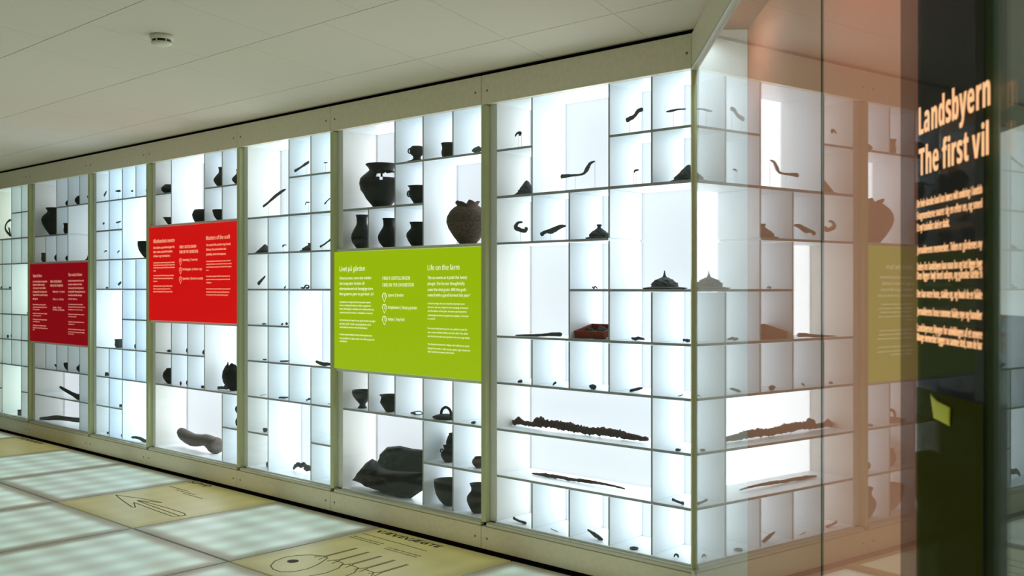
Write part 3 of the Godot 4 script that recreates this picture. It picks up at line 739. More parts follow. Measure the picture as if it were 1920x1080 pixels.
const UPPER := [[-2.522, 0.258], [-2.500, 0.318], [-2.485, 0.374], [-2.411, 0.430], [-2.289, 0.450], [-2.174, 0.445], [-2.057, 0.449], [-2.057, 0.268], [-2.339, 0.214], [-2.522, 0.224]]
const LOWER := [[-2.615, 0.214], [-2.556, 0.272], [-2.487, 0.334], [-2.424, 0.368], [-2.393, 0.352], [-2.351, 0.324], [-2.260, 0.315], [-1.945, 0.342], [-1.945, 0.241], [-2.073, 0.166], [-2.170, 0.168], [-2.372, 0.176], [-2.466, 0.193]]
const PIN_X := {5: -2.179, 3: -4.585}
const PIN_Y := {5: [1.382, 1.314, 1.243], 3: [1.636, 1.569, 1.498]}



# ---------------------------------------------------------------- the room
func shell() -> void:
	var f := slab("floor", Vector3(-9.8, -0.12, -0.7), Vector3(7.4, -0.012, 7.6), "floor_base", self)
	struct(f, "floor of square glowing glass tiles with dark joints", "floor")
	var xs := [-9.72, -8.65, -7.56, -6.49, -5.425, -4.335, -3.255, -2.19, -1.12, -0.05, 1.02, 2.09, 3.16]
	for i in xs.size() - 1:
		for j in 5:
			var z0 := 0.02 if j == 0 else 1.045 + 1.055 * (j - 1)
			var z1 := 1.045 + 1.055 * j
			var x0: float = xs[i]
			var x1: float = xs[i + 1]
			if x0 + 0.5 > (z0 + 0.5) * 0.84 + 0.3:
				continue
			var film: bool = j == 0 and i in [2, 5, 7]
			var level: int = (0 if i > 3 else 1) if j == 0 else (1 if j == 1 and i > 4 else 2)
			var tile := slab("glass_tile", Vector3(x0 + 0.006, -0.05, z0 + 0.006), Vector3(x1 - 0.006, 0.0, z1 - 0.006), "tile_%d_%d" % [1 if film else 0, level], f, 0.003)
			tile.mesh = tile_mesh(x1 - x0 - 0.012, z1 - z0 - 0.012)
			tile.position -= f.position
			if film:
				tile.set_meta("label", "olive printed floor tile")
				floor_print(i, f)
	# light that comes out of the glowing floor
	for i in range(3, 10):
		for j in 2:
			var a := AreaLight3D.new()
			a.name = "floor_tile_light"
			a.area_size = Vector2(0.95, 0.9)
			a.area_normalize_energy = false
			a.light_energy = 0.12
			a.light_color = Color(0.95, 1.0, 0.93)
			a.position = Vector3(xs[i] + 0.535, 0.004, 0.53 + 1.055 * j)
			a.rotation.x = PI / 2
			a.area_range = 12.0
			a.area_attenuation = 2.0
			a.shadow_enabled = true
			if xs[i] > 0.3:
				continue
			add_child(a, true)
	# walls
	struct(slab("wall_front", Vector3(-9.8, -0.012, -0.55), Vector3(0.9, 2.9, -0.37), "dark_wall", self), "dark wall behind the lit display cases", "wall")
	struct(slab("wall_left", Vector3(-9.8, -0.012, -0.37), Vector3(-9.6, 2.9, 7.4), "dark_wall", self), "dark wall at the far left end of the room", "wall")
	struct(slab("wall_back", Vector3(-9.6, -0.012, 7.2), Vector3(6.9, 2.9, 7.4), "dark_wall", self), "dark wall behind the viewer", "wall")
	var wr := slab("wall_right", Vector3(-0.4, -0.012, -0.42), Vector3(9.9, 2.9, -0.28), "dark_wall", self)
	struct(wr, "dark wall behind the glass showcase on the right", "wall")
	turn_in(wr)
	# ceiling: boards in strips along the lit wall, thin dark joints, a shadow gap at the cases
	var c := slab("ceiling", Vector3(-9.8, 2.63, -0.6), Vector3(7.4, 2.80, 7.6), "plenum", self)
	struct(c, "flat ceiling of large pale boards with thin joints", "ceiling")
	var zs := [-0.018, 0.437, 1.20, 1.905, 2.65, 3.4, 4.15, 4.9, 5.65, 6.4, 7.15]
	for j in zs.size() - 1:
		var off: float = [0.0, 0.0, 0.27, 0.5, 0.74, 0.95, 0.3, 0.5, 0.0, 0.2][j]
		for i in range(-15, 12):
			var xa: float = -0.14 + 0.63 * i + off
			var xb := xa + 0.63
			var z0: float = zs[j] + 0.002
			var z1: float = zs[j + 1] - 0.002
			var sk := 0.30
			var a0: float = xa + sk * (z0 - 0.437) - off * 0.0
			if a0 < -9.7 or a0 + 0.63 > 0.837 * z0 + 0.55:
				if a0 < -9.7 or a0 > 0.837 * z0 + 0.35:
					continue
			var sh := sk * (z1 - z0)
			var poly := [Vector2(a0 + 0.001, z0), Vector2(a0 + 0.629, z0), Vector2(a0 + 0.629 + sh, z1), Vector2(a0 + 0.001 + sh, z1)]
			var p := mi("ceiling_panel", prism(poly, 2.604, 2.629), "ceiling", c)
			p.position -= c.position
	# smoke detector
	var sm := thing("smoke_detector", "round white smoke detector under the ceiling", "smoke detector", Vector3(-1.90, 2.604, 1.575))
	mi("base", lathe([[0, 0], [.9, 0], [1, -.1], [1, -.9], [.9, -1], [0, -1]], 0.052, 0.022, 0, 0), "plastic", sm)
	mi("vent_slot", lathe([[0, 0], [1, 0], [1, -1], [0, -1]], 0.040, 0.012, 0, 0), "dark_plastic", sm, Vector3(0, -0.022, 0))
	mi("cap", lathe([[0, 0], [1, 0], [1, -.4], [.7, -.9], [.3, -1], [0, -1]], 0.046, 0.016, 0, 0), "plastic", sm, Vector3(0, -0.034, 0))
	for i in 6:
		var a := TAU * i / 6.0
		mi("rib", cbox(Vector3(0.006, 0.012, 0.006), 0.001), "plastic", sm, Vector3(cos(a) * 0.041, -0.028, sin(a) * 0.041))


func turn_in(o: Node3D) -> void:         # from the glass wall's own axes (x along it, z into the room) to the room's
	var b := Basis(Vector3.UP, deg_to_rad(YAW))
	o.transform = Transform3D(b, Vector3(-0.022, 0, 0)) * o.transform


var tile_cache := {}
func tile_mesh(w: float, dz: float) -> ArrayMesh:
	var key := "%.3f %.3f" % [w, dz]
	if tile_cache.has(key):
		return tile_cache[key]
	var st := SurfaceTool.new()
	st.begin(Mesh.PRIMITIVE_TRIANGLES)
	var h := Vector3(w / 2, 0.025, dz / 2)
	var e := 0.003
	var rings := [[0.0, -h.y], [0.0, h.y - e], [e, h.y]]
	var at := func(k: int, c: int) -> Vector3:
		var ins: float = rings[k][0]
		return Vector3([-1, 1, 1, -1][c] * (h.x - ins), rings[k][1], [-1, -1, 1, 1][c] * (h.z - ins))
	var put := func(p: Array, n: Vector3):
		for v in p:
			st.set_normal(n)
			st.set_uv(Vector2((v.x + h.x) / w, (v.z + h.z) / dz))
			st.add_vertex(v)
	for k in 2:
		for c in 4:
			var d := (c + 1) % 4
			var n: Vector3 = [Vector3(0, 0, -1), Vector3(1, 0, 0), Vector3(0, 0, 1), Vector3(-1, 0, 0)][c]
			if k == 1:
				n = (n + Vector3.UP).normalized()
			put.call([at.call(k, c), at.call(k, d), at.call(k + 1, d), at.call(k, c), at.call(k + 1, d), at.call(k + 1, c)], n)
	put.call([at.call(2, 0), at.call(2, 1), at.call(2, 2), at.call(2, 0), at.call(2, 2), at.call(2, 3)], Vector3.UP)
	put.call([at.call(0, 0), at.call(0, 2), at.call(0, 1), at.call(0, 0), at.call(0, 3), at.call(0, 2)], Vector3.DOWN)
	tile_cache[key] = st.commit()
	return tile_cache[key]


# flat ink lines lying on a floor tile: polylines of x, z in metres
func ribbons(lines: Array, w: float) -> ArrayMesh:
	var t := PackedVector3Array()
	for line in lines:
		for i in line.size() - 1:
			var a := Vector3(line[i].x, 0, line[i].y)
			var b := Vector3(line[i + 1].x, 0, line[i + 1].y)
			var d := (b - a).normalized() * w * 0.4
			var s := d.cross(Vector3.UP).normalized() * w / 2
			a -= d
			b += d
			var y := Vector3(0, 0.0008, 0)
			for q in [[a - s, b - s, b + s, a + s]]:
				for tri in [[0, 1, 2], [0, 2, 3]]:
					for k in tri:
						t.append(q[k] + y)
				for k in 4:
					var m := (k + 1) % 4
					for v in [q[k], q[m] + y, q[m], q[k], q[k] + y, q[m] + y]:
						t.append(v)
	return finish(t, false)


func oval(c: Vector2, rx: float, rz: float, turn: float, a0 := 0.0, a1 := TAU) -> Array:
	var p := []
	for i in 29:
		var a := lerpf(a0, a1, i / 28.0)
		p.append(c + Vector2(cos(a) * rx, sin(a) * rz).rotated(turn))
	return p


func floor_print(i: int, f: Node3D) -> void:
	var o: Node3D
	if i == 7:
		o = print_on(f, "loom weight drawing printed on the tile")
		var lines := []
		var base := PackedVector2Array([Vector2(-1.959, 0.946), Vector2(-2.02, 0.88), Vector2(-2.047, 0.80), Vector2(-2.03, 0.735), Vector2(-1.985, 0.68), Vector2(-1.92, 0.645), Vector2(-1.868, 0.652), Vector2(-1.838, 0.70), Vector2(-1.80, 0.77), Vector2(-1.775, 0.85), Vector2(-1.785, 0.93), Vector2(-1.83, 0.972), Vector2(-1.895, 0.972), Vector2(-1.959, 0.946)])
		lines.append(Array(base))
		for k in 3:
			var dx := 0.075 + 0.125 * k
			lines.append([Vector2(-1.885 + dx, 0.655), Vector2(-1.80 + dx, 0.66), Vector2(-1.745 + dx, 0.73), Vector2(-1.72 + dx, 0.83), Vector2(-1.74 + dx, 0.93), Vector2(-1.80 + dx, 0.985)])
		for k in 5:
			var sx := -1.914 + 0.113 * k
			for e in [-0.006, 0.006]:
				lines.append([Vector2(sx + e + 0.01, 0.64), Vector2(sx + e, 0.425 + 0.006 * k)])
			lines.append([Vector2(sx, 0.64), Vector2(sx - 0.02, 0.69)])
			lines.append([Vector2(sx + 0.02, 0.64), Vector2(sx + 0.035, 0.70)])
		lines.append([Vector2(-2.155, 0.19), Vector2(-1.588, 0.202)])
		var dr := mi("printed_drawing", ribbons(lines, 0.0055), "ink_line", f, Vector3(0, 0.0003, 0) - f.position)
		dr.set_meta("label", "outline drawing of loom weights on strings")
		var disc := CylinderMesh.new()
		disc.top_radius = 0.03
		disc.bottom_radius = 0.03
		disc.height = 0.001
		mi("printed_spot", disc, "ink", f, Vector3(-1.95, 0.0008, 0.815) - f.position)
		lettering("VÆVEVÆGTE", Vector3(-2.135, 0.0006, 0.122), 0.54, 0.048, "ink", f, true, true)
		for k in 4:
			lettering(["Vævevægte blev brugt til at holde", "trådene stramme på den opretstående", "Loom weights were used to keep the", "threads taut on the upright loom."][k], Vector3(-2.145 if k < 2 else -1.80, 0.0006, 0.27 + 0.028 * (k % 2) + 0.03 * (k / 2)), 0.27, 0.011, "ink_line", f, false, true)
	elif i == 5:
		var sp := [Vector2(-4.255, 0.67), Vector2(-4.121, 0.706), Vector2(-3.955, 0.743), Vector2(-3.81, 0.775), Vector2(-3.786, 0.763), Vector2(-3.931, 0.702), Vector2(-3.89, 0.701), Vector2(-3.669, 0.715), Vector2(-3.368, 0.729), Vector2(-3.334, 0.657), Vector2(-3.395, 0.635), Vector2(-3.597, 0.63), Vector2(-3.821, 0.637), Vector2(-3.981, 0.653), Vector2(-3.795, 0.575), Vector2(-4.011, 0.603), Vector2(-4.255, 0.67)]
		var dr := mi("printed_drawing", ribbons([sp, [Vector2(-3.95, 0.66), Vector2(-3.36, 0.69)]], 0.007), "ink_line", f, Vector3(0, 0.0003, 0) - f.position)
		dr.set_meta("label", "outline drawing of a barbed spear")
		lettering("SPYD", Vector3(-4.31, 0.0006, 0.10), 0.26, 0.05, "ink", f, true, true)
		for k in 3:
			lettering(["Spydspidser af jern", "fra jernalderen", "Iron spearheads"][k], Vector3(-4.27 + 0.15 * k, 0.0006, 0.27 + 0.03 * k), 0.26, 0.013, "ink_line", f, false, true)
	else:
		lettering("DENARER", Vector3(-7.50, 0.0006, 0.10), 0.53, 0.05, "ink", f, true, true)


func print_on(f: Node3D, _label: String) -> Node3D:
	return f


var font: SystemFont
var bold: SystemFont
var black := FontVariation.new()
# one line of raised print: cap height h, fitted to width w; flat on the floor or upright, facing +z of its parent
func lettering(text: String, at: Vector3, w: float, h: float, material: String, parent: Node3D, heavy := false, lying := false) -> MeshInstance3D:
	if font == null:
		font = SystemFont.new()
		font.font_names = PackedStringArray(["Droid Sans"])
		bold = SystemFont.new()
		bold.font_names = PackedStringArray(["Droid Sans"])
		bold.font_weight = 700
		black.base_font = bold
		black.variation_transform = Transform2D(Vector2(1, 0), Vector2(0.2, 1), Vector2.ZERO)
	var t := TextMesh.new()
	t.text = text
	t.font = (black if lying else bold) if heavy else font
	t.font_size = 32
	t.pixel_size = h / 23.0
	t.depth = 0.0006
	t.curve_step = 3.0
	t.horizontal_alignment = HORIZONTAL_ALIGNMENT_LEFT
	var box := t.get_aabb()
	var o := mi("lettering", t, material, parent)
	var k := w / maxf(box.size.x, 0.001)
	var s := Basis.from_scale(Vector3(k, 1, 1))
	var b := (Basis(Vector3.RIGHT, -PI / 2) if lying else Basis()) * s
	var low := box.position.y
	if text.to_lower() != text.to_upper() and (text.contains("g") or text.contains("p") or text.contains("y") or text.contains("j") or text.contains("q") or text.contains(",")):
		low = box.position.y + h * (0.08 if text.contains(",") and not (text.contains("g") or text.contains("p") or text.contains("y")) else 0.30)
	var origin := b * Vector3(-box.position.x, -low, 0)
	o.transform = Transform3D(b, at - (parent.position if parent.position != Vector3.ZERO and lying else Vector3.ZERO) + origin)
	return o


# ---------------------------------------------------------------- the lit cases
const CASE_LABEL := ["leftmost white lit display case at the far end", "lit display case around the dark red sign", "bluish white lit display case between the two red signs", "lit display case around the bright red sign", "white lit display case between red sign and green sign", "lit display case around the green sign", "white lit display case next to the glass corner"]
# for each case: columns, shelves as row, from column, to column; dividers as column, from row, to row
const GRID := [
	[4, [[8, 2, 4], [7, 0, 4], [6, 0, 4], [5, 0, 2], [4, 0, 4], [3, 0, 4], [2, 0, 4], [1, 0, 1], [1, 3, 4]], [[2, 7, 9], [3, 7, 9], [1, 6, 7], [2, 6, 7], [3, 6, 7], [1, 4, 6], [2, 4, 6], [1, 2, 4], [2, 2, 4], [3, 2, 4], [1, 0, 2], [3, 0, 2]]],
	[5, [[8, 2, 5], [7, 0, 3], [2, 0, 5], [1, 0, 5]], [[2, 7, 9], [3, 7, 9], [4, 8, 9], [1, 6, 7], [2, 6, 7], [3, 6, 7], [1, 2, 3], [2, 2, 3], [3, 2, 3], [4, 2, 3], [4, 0, 2]]],
	[4, [[8, 0, 4], [7, 0, 2], [6, 0, 4], [5, 0, 4], [4, 2, 4], [3, 0, 4], [2, 0, 4], [1, 0, 2]], [[1, 8, 9], [2, 8, 9], [3, 8, 9], [1, 6, 8], [2, 6, 8], [1, 5, 6], [2, 5, 6], [3, 5, 6], [2, 3, 5], [3, 3, 5], [1, 2, 3], [2, 2, 3], [3, 2, 3], [1, 0, 2], [2, 0, 2]]],
	[5, [[8, 0, 1], [8, 3, 5], [3, 0, 3], [2, 0, 5], [1, 4, 5]], [[1, 7, 9], [3, 7, 9], [4, 7, 9], [1, 2, 4], [2, 2, 4], [3, 2, 4], [4, 0, 2]]],
	[4, [[8, 2, 4], [7, 0, 4], [6, 0, 4], [5, 0, 4], [4, 0, 2], [3, 0, 4], [2, 0, 4], [1, 0, 1], [1, 3, 4]], [[2, 7, 9], [3, 7, 9], [1, 5, 7], [2, 5, 7], [3, 5, 7], [1, 3, 5], [2, 3, 5], [1, 2, 3], [2, 2, 3], [3, 2, 3], [1, 0, 2], [3, 0, 2]]],
	[5, [[8, 2, 5], [7, 0, 3], [2, 0, 5], [1, 3, 5]], [[2, 7, 9], [1, 6, 7], [2, 6, 7], [3, 6, 9], [4, 8, 9], [1, 2, 3], [2, 2, 3], [3, 2, 3], [4, 2, 3], [3, 0, 2], [4, 0, 2]]],
	[5, [[8, 0, 1], [8, 3, 5], [7, 0, 5], [6, 0, 3], [5, 2, 5], [4, 0, 5], [3, 0, 5], [2, 0, 5], [1, 0, 5]], [[1, 7, 9], [3, 7, 9], [4, 7, 9], [1, 6, 7], [2, 6, 7], [3, 6, 7], [2, 4, 6], [3, 4, 6], [4, 4, 5], [1, 3, 4], [2, 3, 4], [3, 3, 4], [4, 1, 4], [1, 0, 1], [2, 0, 1], [3, 0, 1], [4, 0, 1]]],
]
const SIGN_ROWS := {1: [3, 6], 3: [4, 7], 5: [3, 6]}


func cases() -> void:
	for n in 7:
		var x0: float = joints[n]
		var w: float = joints[n + 1] - x0
		var o := thing("display_case", CASE_LABEL[n], "display case", Vector3(x0, 0, 0), "lit display cases along the wall")
		var cols: int = GRID[n][0]
		var l := 0.085
		var pitch := (w - l - 0.010) / cols
		var top := LB + 9 * ROW
		var up := LB + 2.40
		slab("back_board", Vector3(0.002, LB - 0.02, -0.345), Vector3(w - 0.002, up + 0.02, -0.325), "case_back", o)
		slab("light_panel", Vector3(l - 0.01, LB, -0.318), Vector3(w - 0.012, up, -0.306), "back_%d" % n, o)
		slab("side_board", Vector3(0.036, LB, -0.306), Vector3(l, up, -0.0235), "liner", o)
		slab("side_board", Vector3(w - 0.012, LB, -0.306), Vector3(w - 0.004, up, -0.024), "shelf", o)
		slab("top_board", Vector3(0.004, top + 0.004, -0.32), Vector3(w - 0.004, up, -0.024), "shelf", o)
		slab("bottom_board", Vector3(l, LB - 0.012, -0.306), Vector3(w - 0.012, LB + 0.006, -0.012), "shelf", o)
		var has_sign: bool = SIGN_ROWS.has(n)
		for s in GRID[n][1]:
			var th := 0.008 if s[0] == 7 else 0.006
			var a: float = l + s[1] * pitch + (0.0045 if s[1] > 0 else 0.0)
			var b: float = l + s[2] * pitch - (0.0045 if s[2] < cols else 0.002)
			slab("shelf", Vector3(a, LB + s[0] * ROW - th, -0.305), Vector3(b, LB + s[0] * ROW + 0.006, -0.026), "shelf", o, 0.001)
			var sh: MeshInstance3D = o.get_child(o.get_child_count() - 1)
			mi("edge_strip", cbox(Vector3(b - a, th + 0.006, 0.002), 0.0005), "edge", sh, Vector3(0, 0, 0.1405))
		for s in GRID[n][2]:
			var x: float = l + s[0] * pitch
			var hi: float = LB + s[2] * ROW - 0.0085 if s[2] < 9 else up
			slab("divider", Vector3(x - 0.0042, LB + s[1] * ROW + 0.0062, -0.305), Vector3(x + 0.0042, hi, -0.027), "shelf", o, 0.001)
			var dv: MeshInstance3D = o.get_child(o.get_child_count() - 1)
			mi("edge_strip", cbox(Vector3(0.0088, hi - LB - s[1] * ROW - 0.0062, 0.002), 0.0005), "edge", dv, Vector3(0, 0, 0.140))
		if has_sign:
			for r in SIGN_ROWS[n]:
				slab("shelf", Vector3(0.037, LB + r * ROW - 0.012, -0.305), Vector3(w - 0.012, LB + r * ROW + 0.006, -0.008), "liner", o, 0.002)
		# frame, glass, panels above and below
		slab("post", Vector3(-0.001, LB - 0.004, -0.03), Vector3(0.035, top, 0.012), "post", o, 0.003)
		slab("bottom_rail", Vector3(0.036, LB - 0.026, -0.02), Vector3(w - 0.002, LB - 0.004, 0.014), "rail", o, 0.006)
		var hp := slab("header_panel", Vector3(0.0015, top + 0.004, -0.022), Vector3(w - 0.0015, LB + 2.412, 0.010), "header", o, 0.002)
		var bp := slab("base_panel", Vector3(0.0015, 0.020, -0.022), Vector3(w - 0.0015, LB - 0.0275, 0.012), "plinth", o, 0.002)
		slab("plinth_recess", Vector3(0.0, -0.010, -0.30), Vector3(w, LB - 0.03, -0.024), "gap", o)
		for e in [0.045, w - 0.045]:
			for pn in [[hp, LB + 2.325, 0.010], [bp, 0.079, 0.012]]:
				var sc := mi("screw", lathe([[0, 0], [1, 0], [1, .6], [.7, 1], [.2, .8], [0, .8]], 0.006, 0.003, 0, 0, {}, 14), "screw", pn[0], Vector3(e, pn[1], pn[2]) - pn[0].position)
				sc.rotation.x = PI / 2
		if has_sign:
			var r: Array = SIGN_ROWS[n]
			var y0: float = LB + r[0] * ROW + 0.007
			var y1: float = LB + r[1] * ROW - 0.013
			var sg := thing("text_sign", {1: "dark red backlit text sign with pale print in the far lit wall", 3: "bright red backlit text sign with pale print", 5: "lime green backlit text sign with white print"}[n], "sign", Vector3(x0, 0, 0))
			slab("panel", Vector3(0.0362, y0, -0.008), Vector3(w - 0.003, y1, 0.006), {1: "sign_dark_red", 3: "sign_red", 5: "sign_green"}[n], sg, 0.001)
			signs[n] = sg
			slab("glass_pane", Vector3(0.036, y1 + 0.02, 0.001), Vector3(w - 0.003, top + 0.002, 0.004), "glass_front", o, 0.0003)
			slab("glass_pane", Vector3(0.036, LB - 0.003, 0.001), Vector3(w - 0.003, y0 - 0.02, 0.004), "glass_front", o, 0.0003)
		else:
			slab("glass_pane", Vector3(0.036, LB - 0.003, 0.001), Vector3(w - 0.003, top + 0.002, 0.004), "glass_front", o, 0.0003)


func sign_text(n: int, text: String, x: float, y: float, w: float, h: float) -> void:
	lettering(text, Vector3(x - joints[n], y, 0.0064), w, h, "text_%d" % n, signs[n], false)


func sign_boards() -> void:
	sign_text(5,"Livet på gården",-2.615,1.534,0.251,0.028)
	sign_text(5,"Oksen pruster, mens den trækker",-2.615,1.483,0.314,0.016)
	sign_text(5,"den tunge plov. Bonden sår",-2.615,1.45,0.251,0.016)
	sign_text(5,"eftertænksomt det livsvigtige korn.",-2.615,1.417,0.331,0.016)
	sign_text(5,"Mon guderne giver en god høst i år?",-2.615,1.384,0.337,0.016)
	sign_text(5,"I jernalderen er langt de fleste mennesker bønder.",-2.615,1.337,0.31,0.01)
	sign_text(5,"Livet er underlagt årstidernes skiften og gudernes",-2.615,1.316,0.31,0.01)
	sign_text(5,"luner. Alle deltager i arbejdet med at dyrke jorden og",-2.615,1.294,0.335,0.01)
	sign_text(5,"samle forråd til vinteren. Arbejdet er varieret.",-2.615,1.271,0.329,0.01)
	sign_text(5,"Den bedste jord er taget i brug, og på marken og engen",-2.615,1.224,0.351,0.01)
	sign_text(5,"går okser og får. Hvede, rug og byg dyrkes på de",-2.615,1.201,0.31,0.01)
	sign_text(5,"små lukkede marker tæt ved landsbyen.",-2.615,1.18,0.276,0.01)
	sign_text(5,"Husdyrene gør landsbyen næsten selvforsynende med",-2.615,1.135,0.319,0.01)
	sign_text(5,"mad og klæder. De giver mælk, uld, skind og horn til",-2.615,1.111,0.339,0.01)
	sign_text(5,"redskaber.",-2.615,1.092,0.079,0.01)
	sign_text(5,"FIND I UDSTILLINGEN",-2.196,1.478,0.247,0.019)
	sign_text(5,"FIND IN THE EXHIBITION",-2.196,1.439,0.28,0.019)
	sign_text(5,"Spand | Bucket",-2.145,1.379,0.14,0.016)
	sign_text(5,"Drejekværn | Rotary grinder",-2.145,1.306,0.261,0.016)
	sign_text(5,"Høtyv | Hay fork",-2.145,1.236,0.15,0.016)
	sign_text(5,"Life on the farm",-1.796,1.531,0.261,0.028)
	sign_text(5,"The ox snorts as it pulls the heavy",-1.796,1.48,0.321,0.016)
	sign_text(5,"plough. The farmer thoughtfully",-1.796,1.446,0.303,0.016)
	sign_text(5,"sows the vital grain. Will the gods",-1.796,1.412,0.315,0.016)
	sign_text(5,"reward with a good harvest this year?",-1.796,1.381,0.344,0.016)
	sign_text(5,"In the Iron Age, the vast majority of people were",-1.796,1.337,0.303,0.009)
	sign_text(5,"farmers. Life was subject to the changing of seasons",-1.796,1.315,0.332,0.009)
	sign_text(5,"and the whims of the gods. Everyone participated in",-1.796,1.294,0.318,0.009)
	sign_text(5,"cultivating the land and gathering supplies. The work",-1.796,1.27,0.334,0.009)
	sign_text(5,"is varied.",-1.796,1.25,0.064,0.009)
	sign_text(5,"The most fertile land is put to use, which is used for",-1.796,1.195,0.323,0.009)
	sign_text(5,"oxen, crops and fields. Wheat, rye, oats, cattle. Flax, wheat",-1.796,1.173,0.329,0.009)
	sign_text(5,"and fruit trees were also grown in the Iron Age fields.",-1.796,1.15,0.344,0.009)
	sign_text(5,"The livestock makes the village self sufficient in most",-1.796,1.105,0.339,0.009)
	sign_text(5,"things that matter. Cattle, horses, goats, pigs, sheep and",-1.796,1.081,0.344,0.009)
	sign_text(5,"other animals are kept on the farms.",-1.796,1.062,0.222,0.009)
	sign_text(3,"Håndværkets mestre",-5.008,1.783,0.334,0.028)
	sign_text(3,"Ilden buldrer, og ambolten synger. Her",-5.008,1.738,0.334,0.016)
	sign_text(3,"bliver malm og metal til smykker,",-5.008,1.705,0.305,0.016)
	sign_text(3,"våben og redskaber.",-5.008,1.672,0.269,0.016)
	sign_text(3,"I værkstedet kan smeden sine ting, og han arbejder",-5.008,1.623,0.334,0.01)
	sign_text(3,"hurtigt med bronze, jern og sølv. Der er travlt med",-5.008,1.604,0.334,0.01)
	sign_text(3,"at støbe og hamre, og man handler med fremmede",-5.008,1.584,0.334,0.01)
	sign_text(3,"folk.",-5.008,1.56,0.045,0.01)
	sign_text(3,"Smedene får deres viden fra fjerne egne og bringer",-5.008,1.522,0.321,0.01)
	sign_text(3,"den videre til deres sønner og lærlinge i lands-",-5.008,1.5,0.313,0.01)
	sign_text(3,"byen.",-5.008,1.478,0.065,0.01)
	sign_text(3,"Kvinderne væver og syr stoffer med",-5.008,1.44,0.297,0.01)
	sign_text(3,"farver, og pottemagere laver fine",-5.008,1.418,0.269,0.01)
	sign_text(3,"lerkar med mønstre til husets folk.",-5.008,1.396,0.302,0.01)
	sign_text(3,"FIND I UDSTILLINGEN",-4.6,1.731,0.244,0.021)
	sign_text(3,"FIND IN THE EXHIBITION",-4.6,1.693,0.271,0.021)
	sign_text(3,"Værktøj | Tool set",-4.554,1.634,0.22,0.016)
	sign_text(3,"Drikkeglas | Glass cup",-4.554,1.563,0.279,0.016)
	sign_text(3,"Spænder | Brooch moulds",-4.554,1.493,0.297,0.016)
	sign_text(3,"Masters of the craft",-4.212,1.783,0.325,0.027)
	sign_text(3,"The sound of fire and the ring of anvils",-4.212,1.737,0.332,0.015)
	sign_text(3,"fill the air. Ore and metal turn into",-4.212,1.704,0.272,0.015)
	sign_text(3,"jewellery, tools and weapons.",-4.212,1.669,0.272,0.015)
	sign_text(3,"In the workshop the smith knows his trade, and works",-4.212,1.621,0.334,0.009)
	sign_text(3,"swiftly with bronze, iron and silver. There is much to",-4.212,1.6,0.345,0.009)
	sign_text(3,"cast and hammer, and goods are traded with strangers",-4.212,1.579,0.345,0.009)
	sign_text(3,"too.",-4.212,1.556,0.039,0.009)
	sign_text(3,"The craftsmen bring their skill from distant places and",-4.212,1.511,0.321,0.009)
	sign_text(3,"pass it on to their sons and apprentices in the small",-4.212,1.488,0.321,0.009)
	sign_text(3,"villages.",-4.212,1.465,0.078,0.009)
	sign_text(3,"The women weave and sew cloth in many strong colours",-4.212,1.419,0.332,0.009)
	sign_text(3,"and potters make fine clay vessels with patterns",-4.212,1.396,0.314,0.009)
	sign_text(3,"for the people of the house and their guests.",-4.212,1.375,0.3,0.009)
	sign_text(1,"Vejen til Rom",-7.351,1.531,0.204,0.025)
	sign_text(1,"Fra nord til syd går varer og nyheder.",-7.351,1.482,0.328,0.017)
	sign_text(1,"Rejsende fortæller om byer",-7.351,1.451,0.273,0.017)
	sign_text(1,"af sten og vin i store krukker",-7.351,1.42,0.293,0.017)
	sign_text(1,"på lange borde. De unge mænd",-7.351,1.386,0.318,0.017)
	sign_text(1,"drager ud for at se dem med egne",-7.351,1.356,0.334,0.017)
	sign_text(1,"øjne og ører.",-7.351,1.32,0.117,0.017)
	sign_text(1,"Romerne køber rav, pelse og skind",-7.351,1.268,0.293,0.011)
	sign_text(1,"og betaler med sølv, glas og bronze til",-7.351,1.244,0.318,0.011)
	sign_text(1,"de rige gårde.",-7.351,1.222,0.158,0.011)
	sign_text(1,"Mange kommer hjem med nye skikke",-7.351,1.185,0.324,0.011)
	sign_text(1,"og fine gaver.",-7.351,1.164,0.192,0.011)
	sign_text(1,"Handlen går over land og langs floder",-7.351,1.128,0.324,0.011)
	sign_text(1,"mod syd og vest.",-7.351,1.108,0.158,0.011)
	sign_text(1,"Nogle tjener som soldater ved den",-7.351,1.071,0.299,0.011)
	sign_text(1,"lange grænse og vender rige hjem igen",-7.351,1.049,0.334,0.011)
	sign_text(1,"til os.",-7.351,1.029,0.046,0.011)
	sign_text(1,"FIND I UDSTILLINGEN",-6.954,1.479,0.241,0.02)
	sign_text(1,"FIND IN THE EXHIBITION",-6.954,1.442,0.269,0.02)
	sign_text(1,"Mønter | Coins",-6.899,1.383,0.255,0.016)
	sign_text(1,"Glas | Glass",-6.899,1.314,0.233,0.016)
	sign_text(1,"Vægt | Scale",-6.899,1.244,0.186,0.015)
	sign_text(1,"Perler | Beads",-6.899,1.219,0.246,0.015)
	sign_text(1,"The road to Rome",-6.573,1.534,0.281,0.027)
	sign_text(1,"Goods and news travel from north",-6.573,1.486,0.316,0.016)
	sign_text(1,"to south. Travellers tell of cities",-6.573,1.454,0.284,0.016)
	sign_text(1,"of stone and of wine in great jars",-6.573,1.421,0.316,0.016)
	sign_text(1,"on long tables. The young men set out",-6.573,1.389,0.339,0.016)
	sign_text(1,"to see them with their own eyes",-6.573,1.358,0.281,0.016)
	sign_text(1,"and ears.",-6.573,1.325,0.188,0.016)
	sign_text(1,"The Romans buy amber, furs and hides",-6.573,1.279,0.298,0.01)
	sign_text(1,"and pay with silver, glass and bronze to the",-6.573,1.256,0.342,0.01)
	sign_text(1,"wealthy farms of the north.",-6.573,1.232,0.298,0.01)
	sign_text(1,"Many return home with new customs",-6.573,1.191,0.325,0.01)
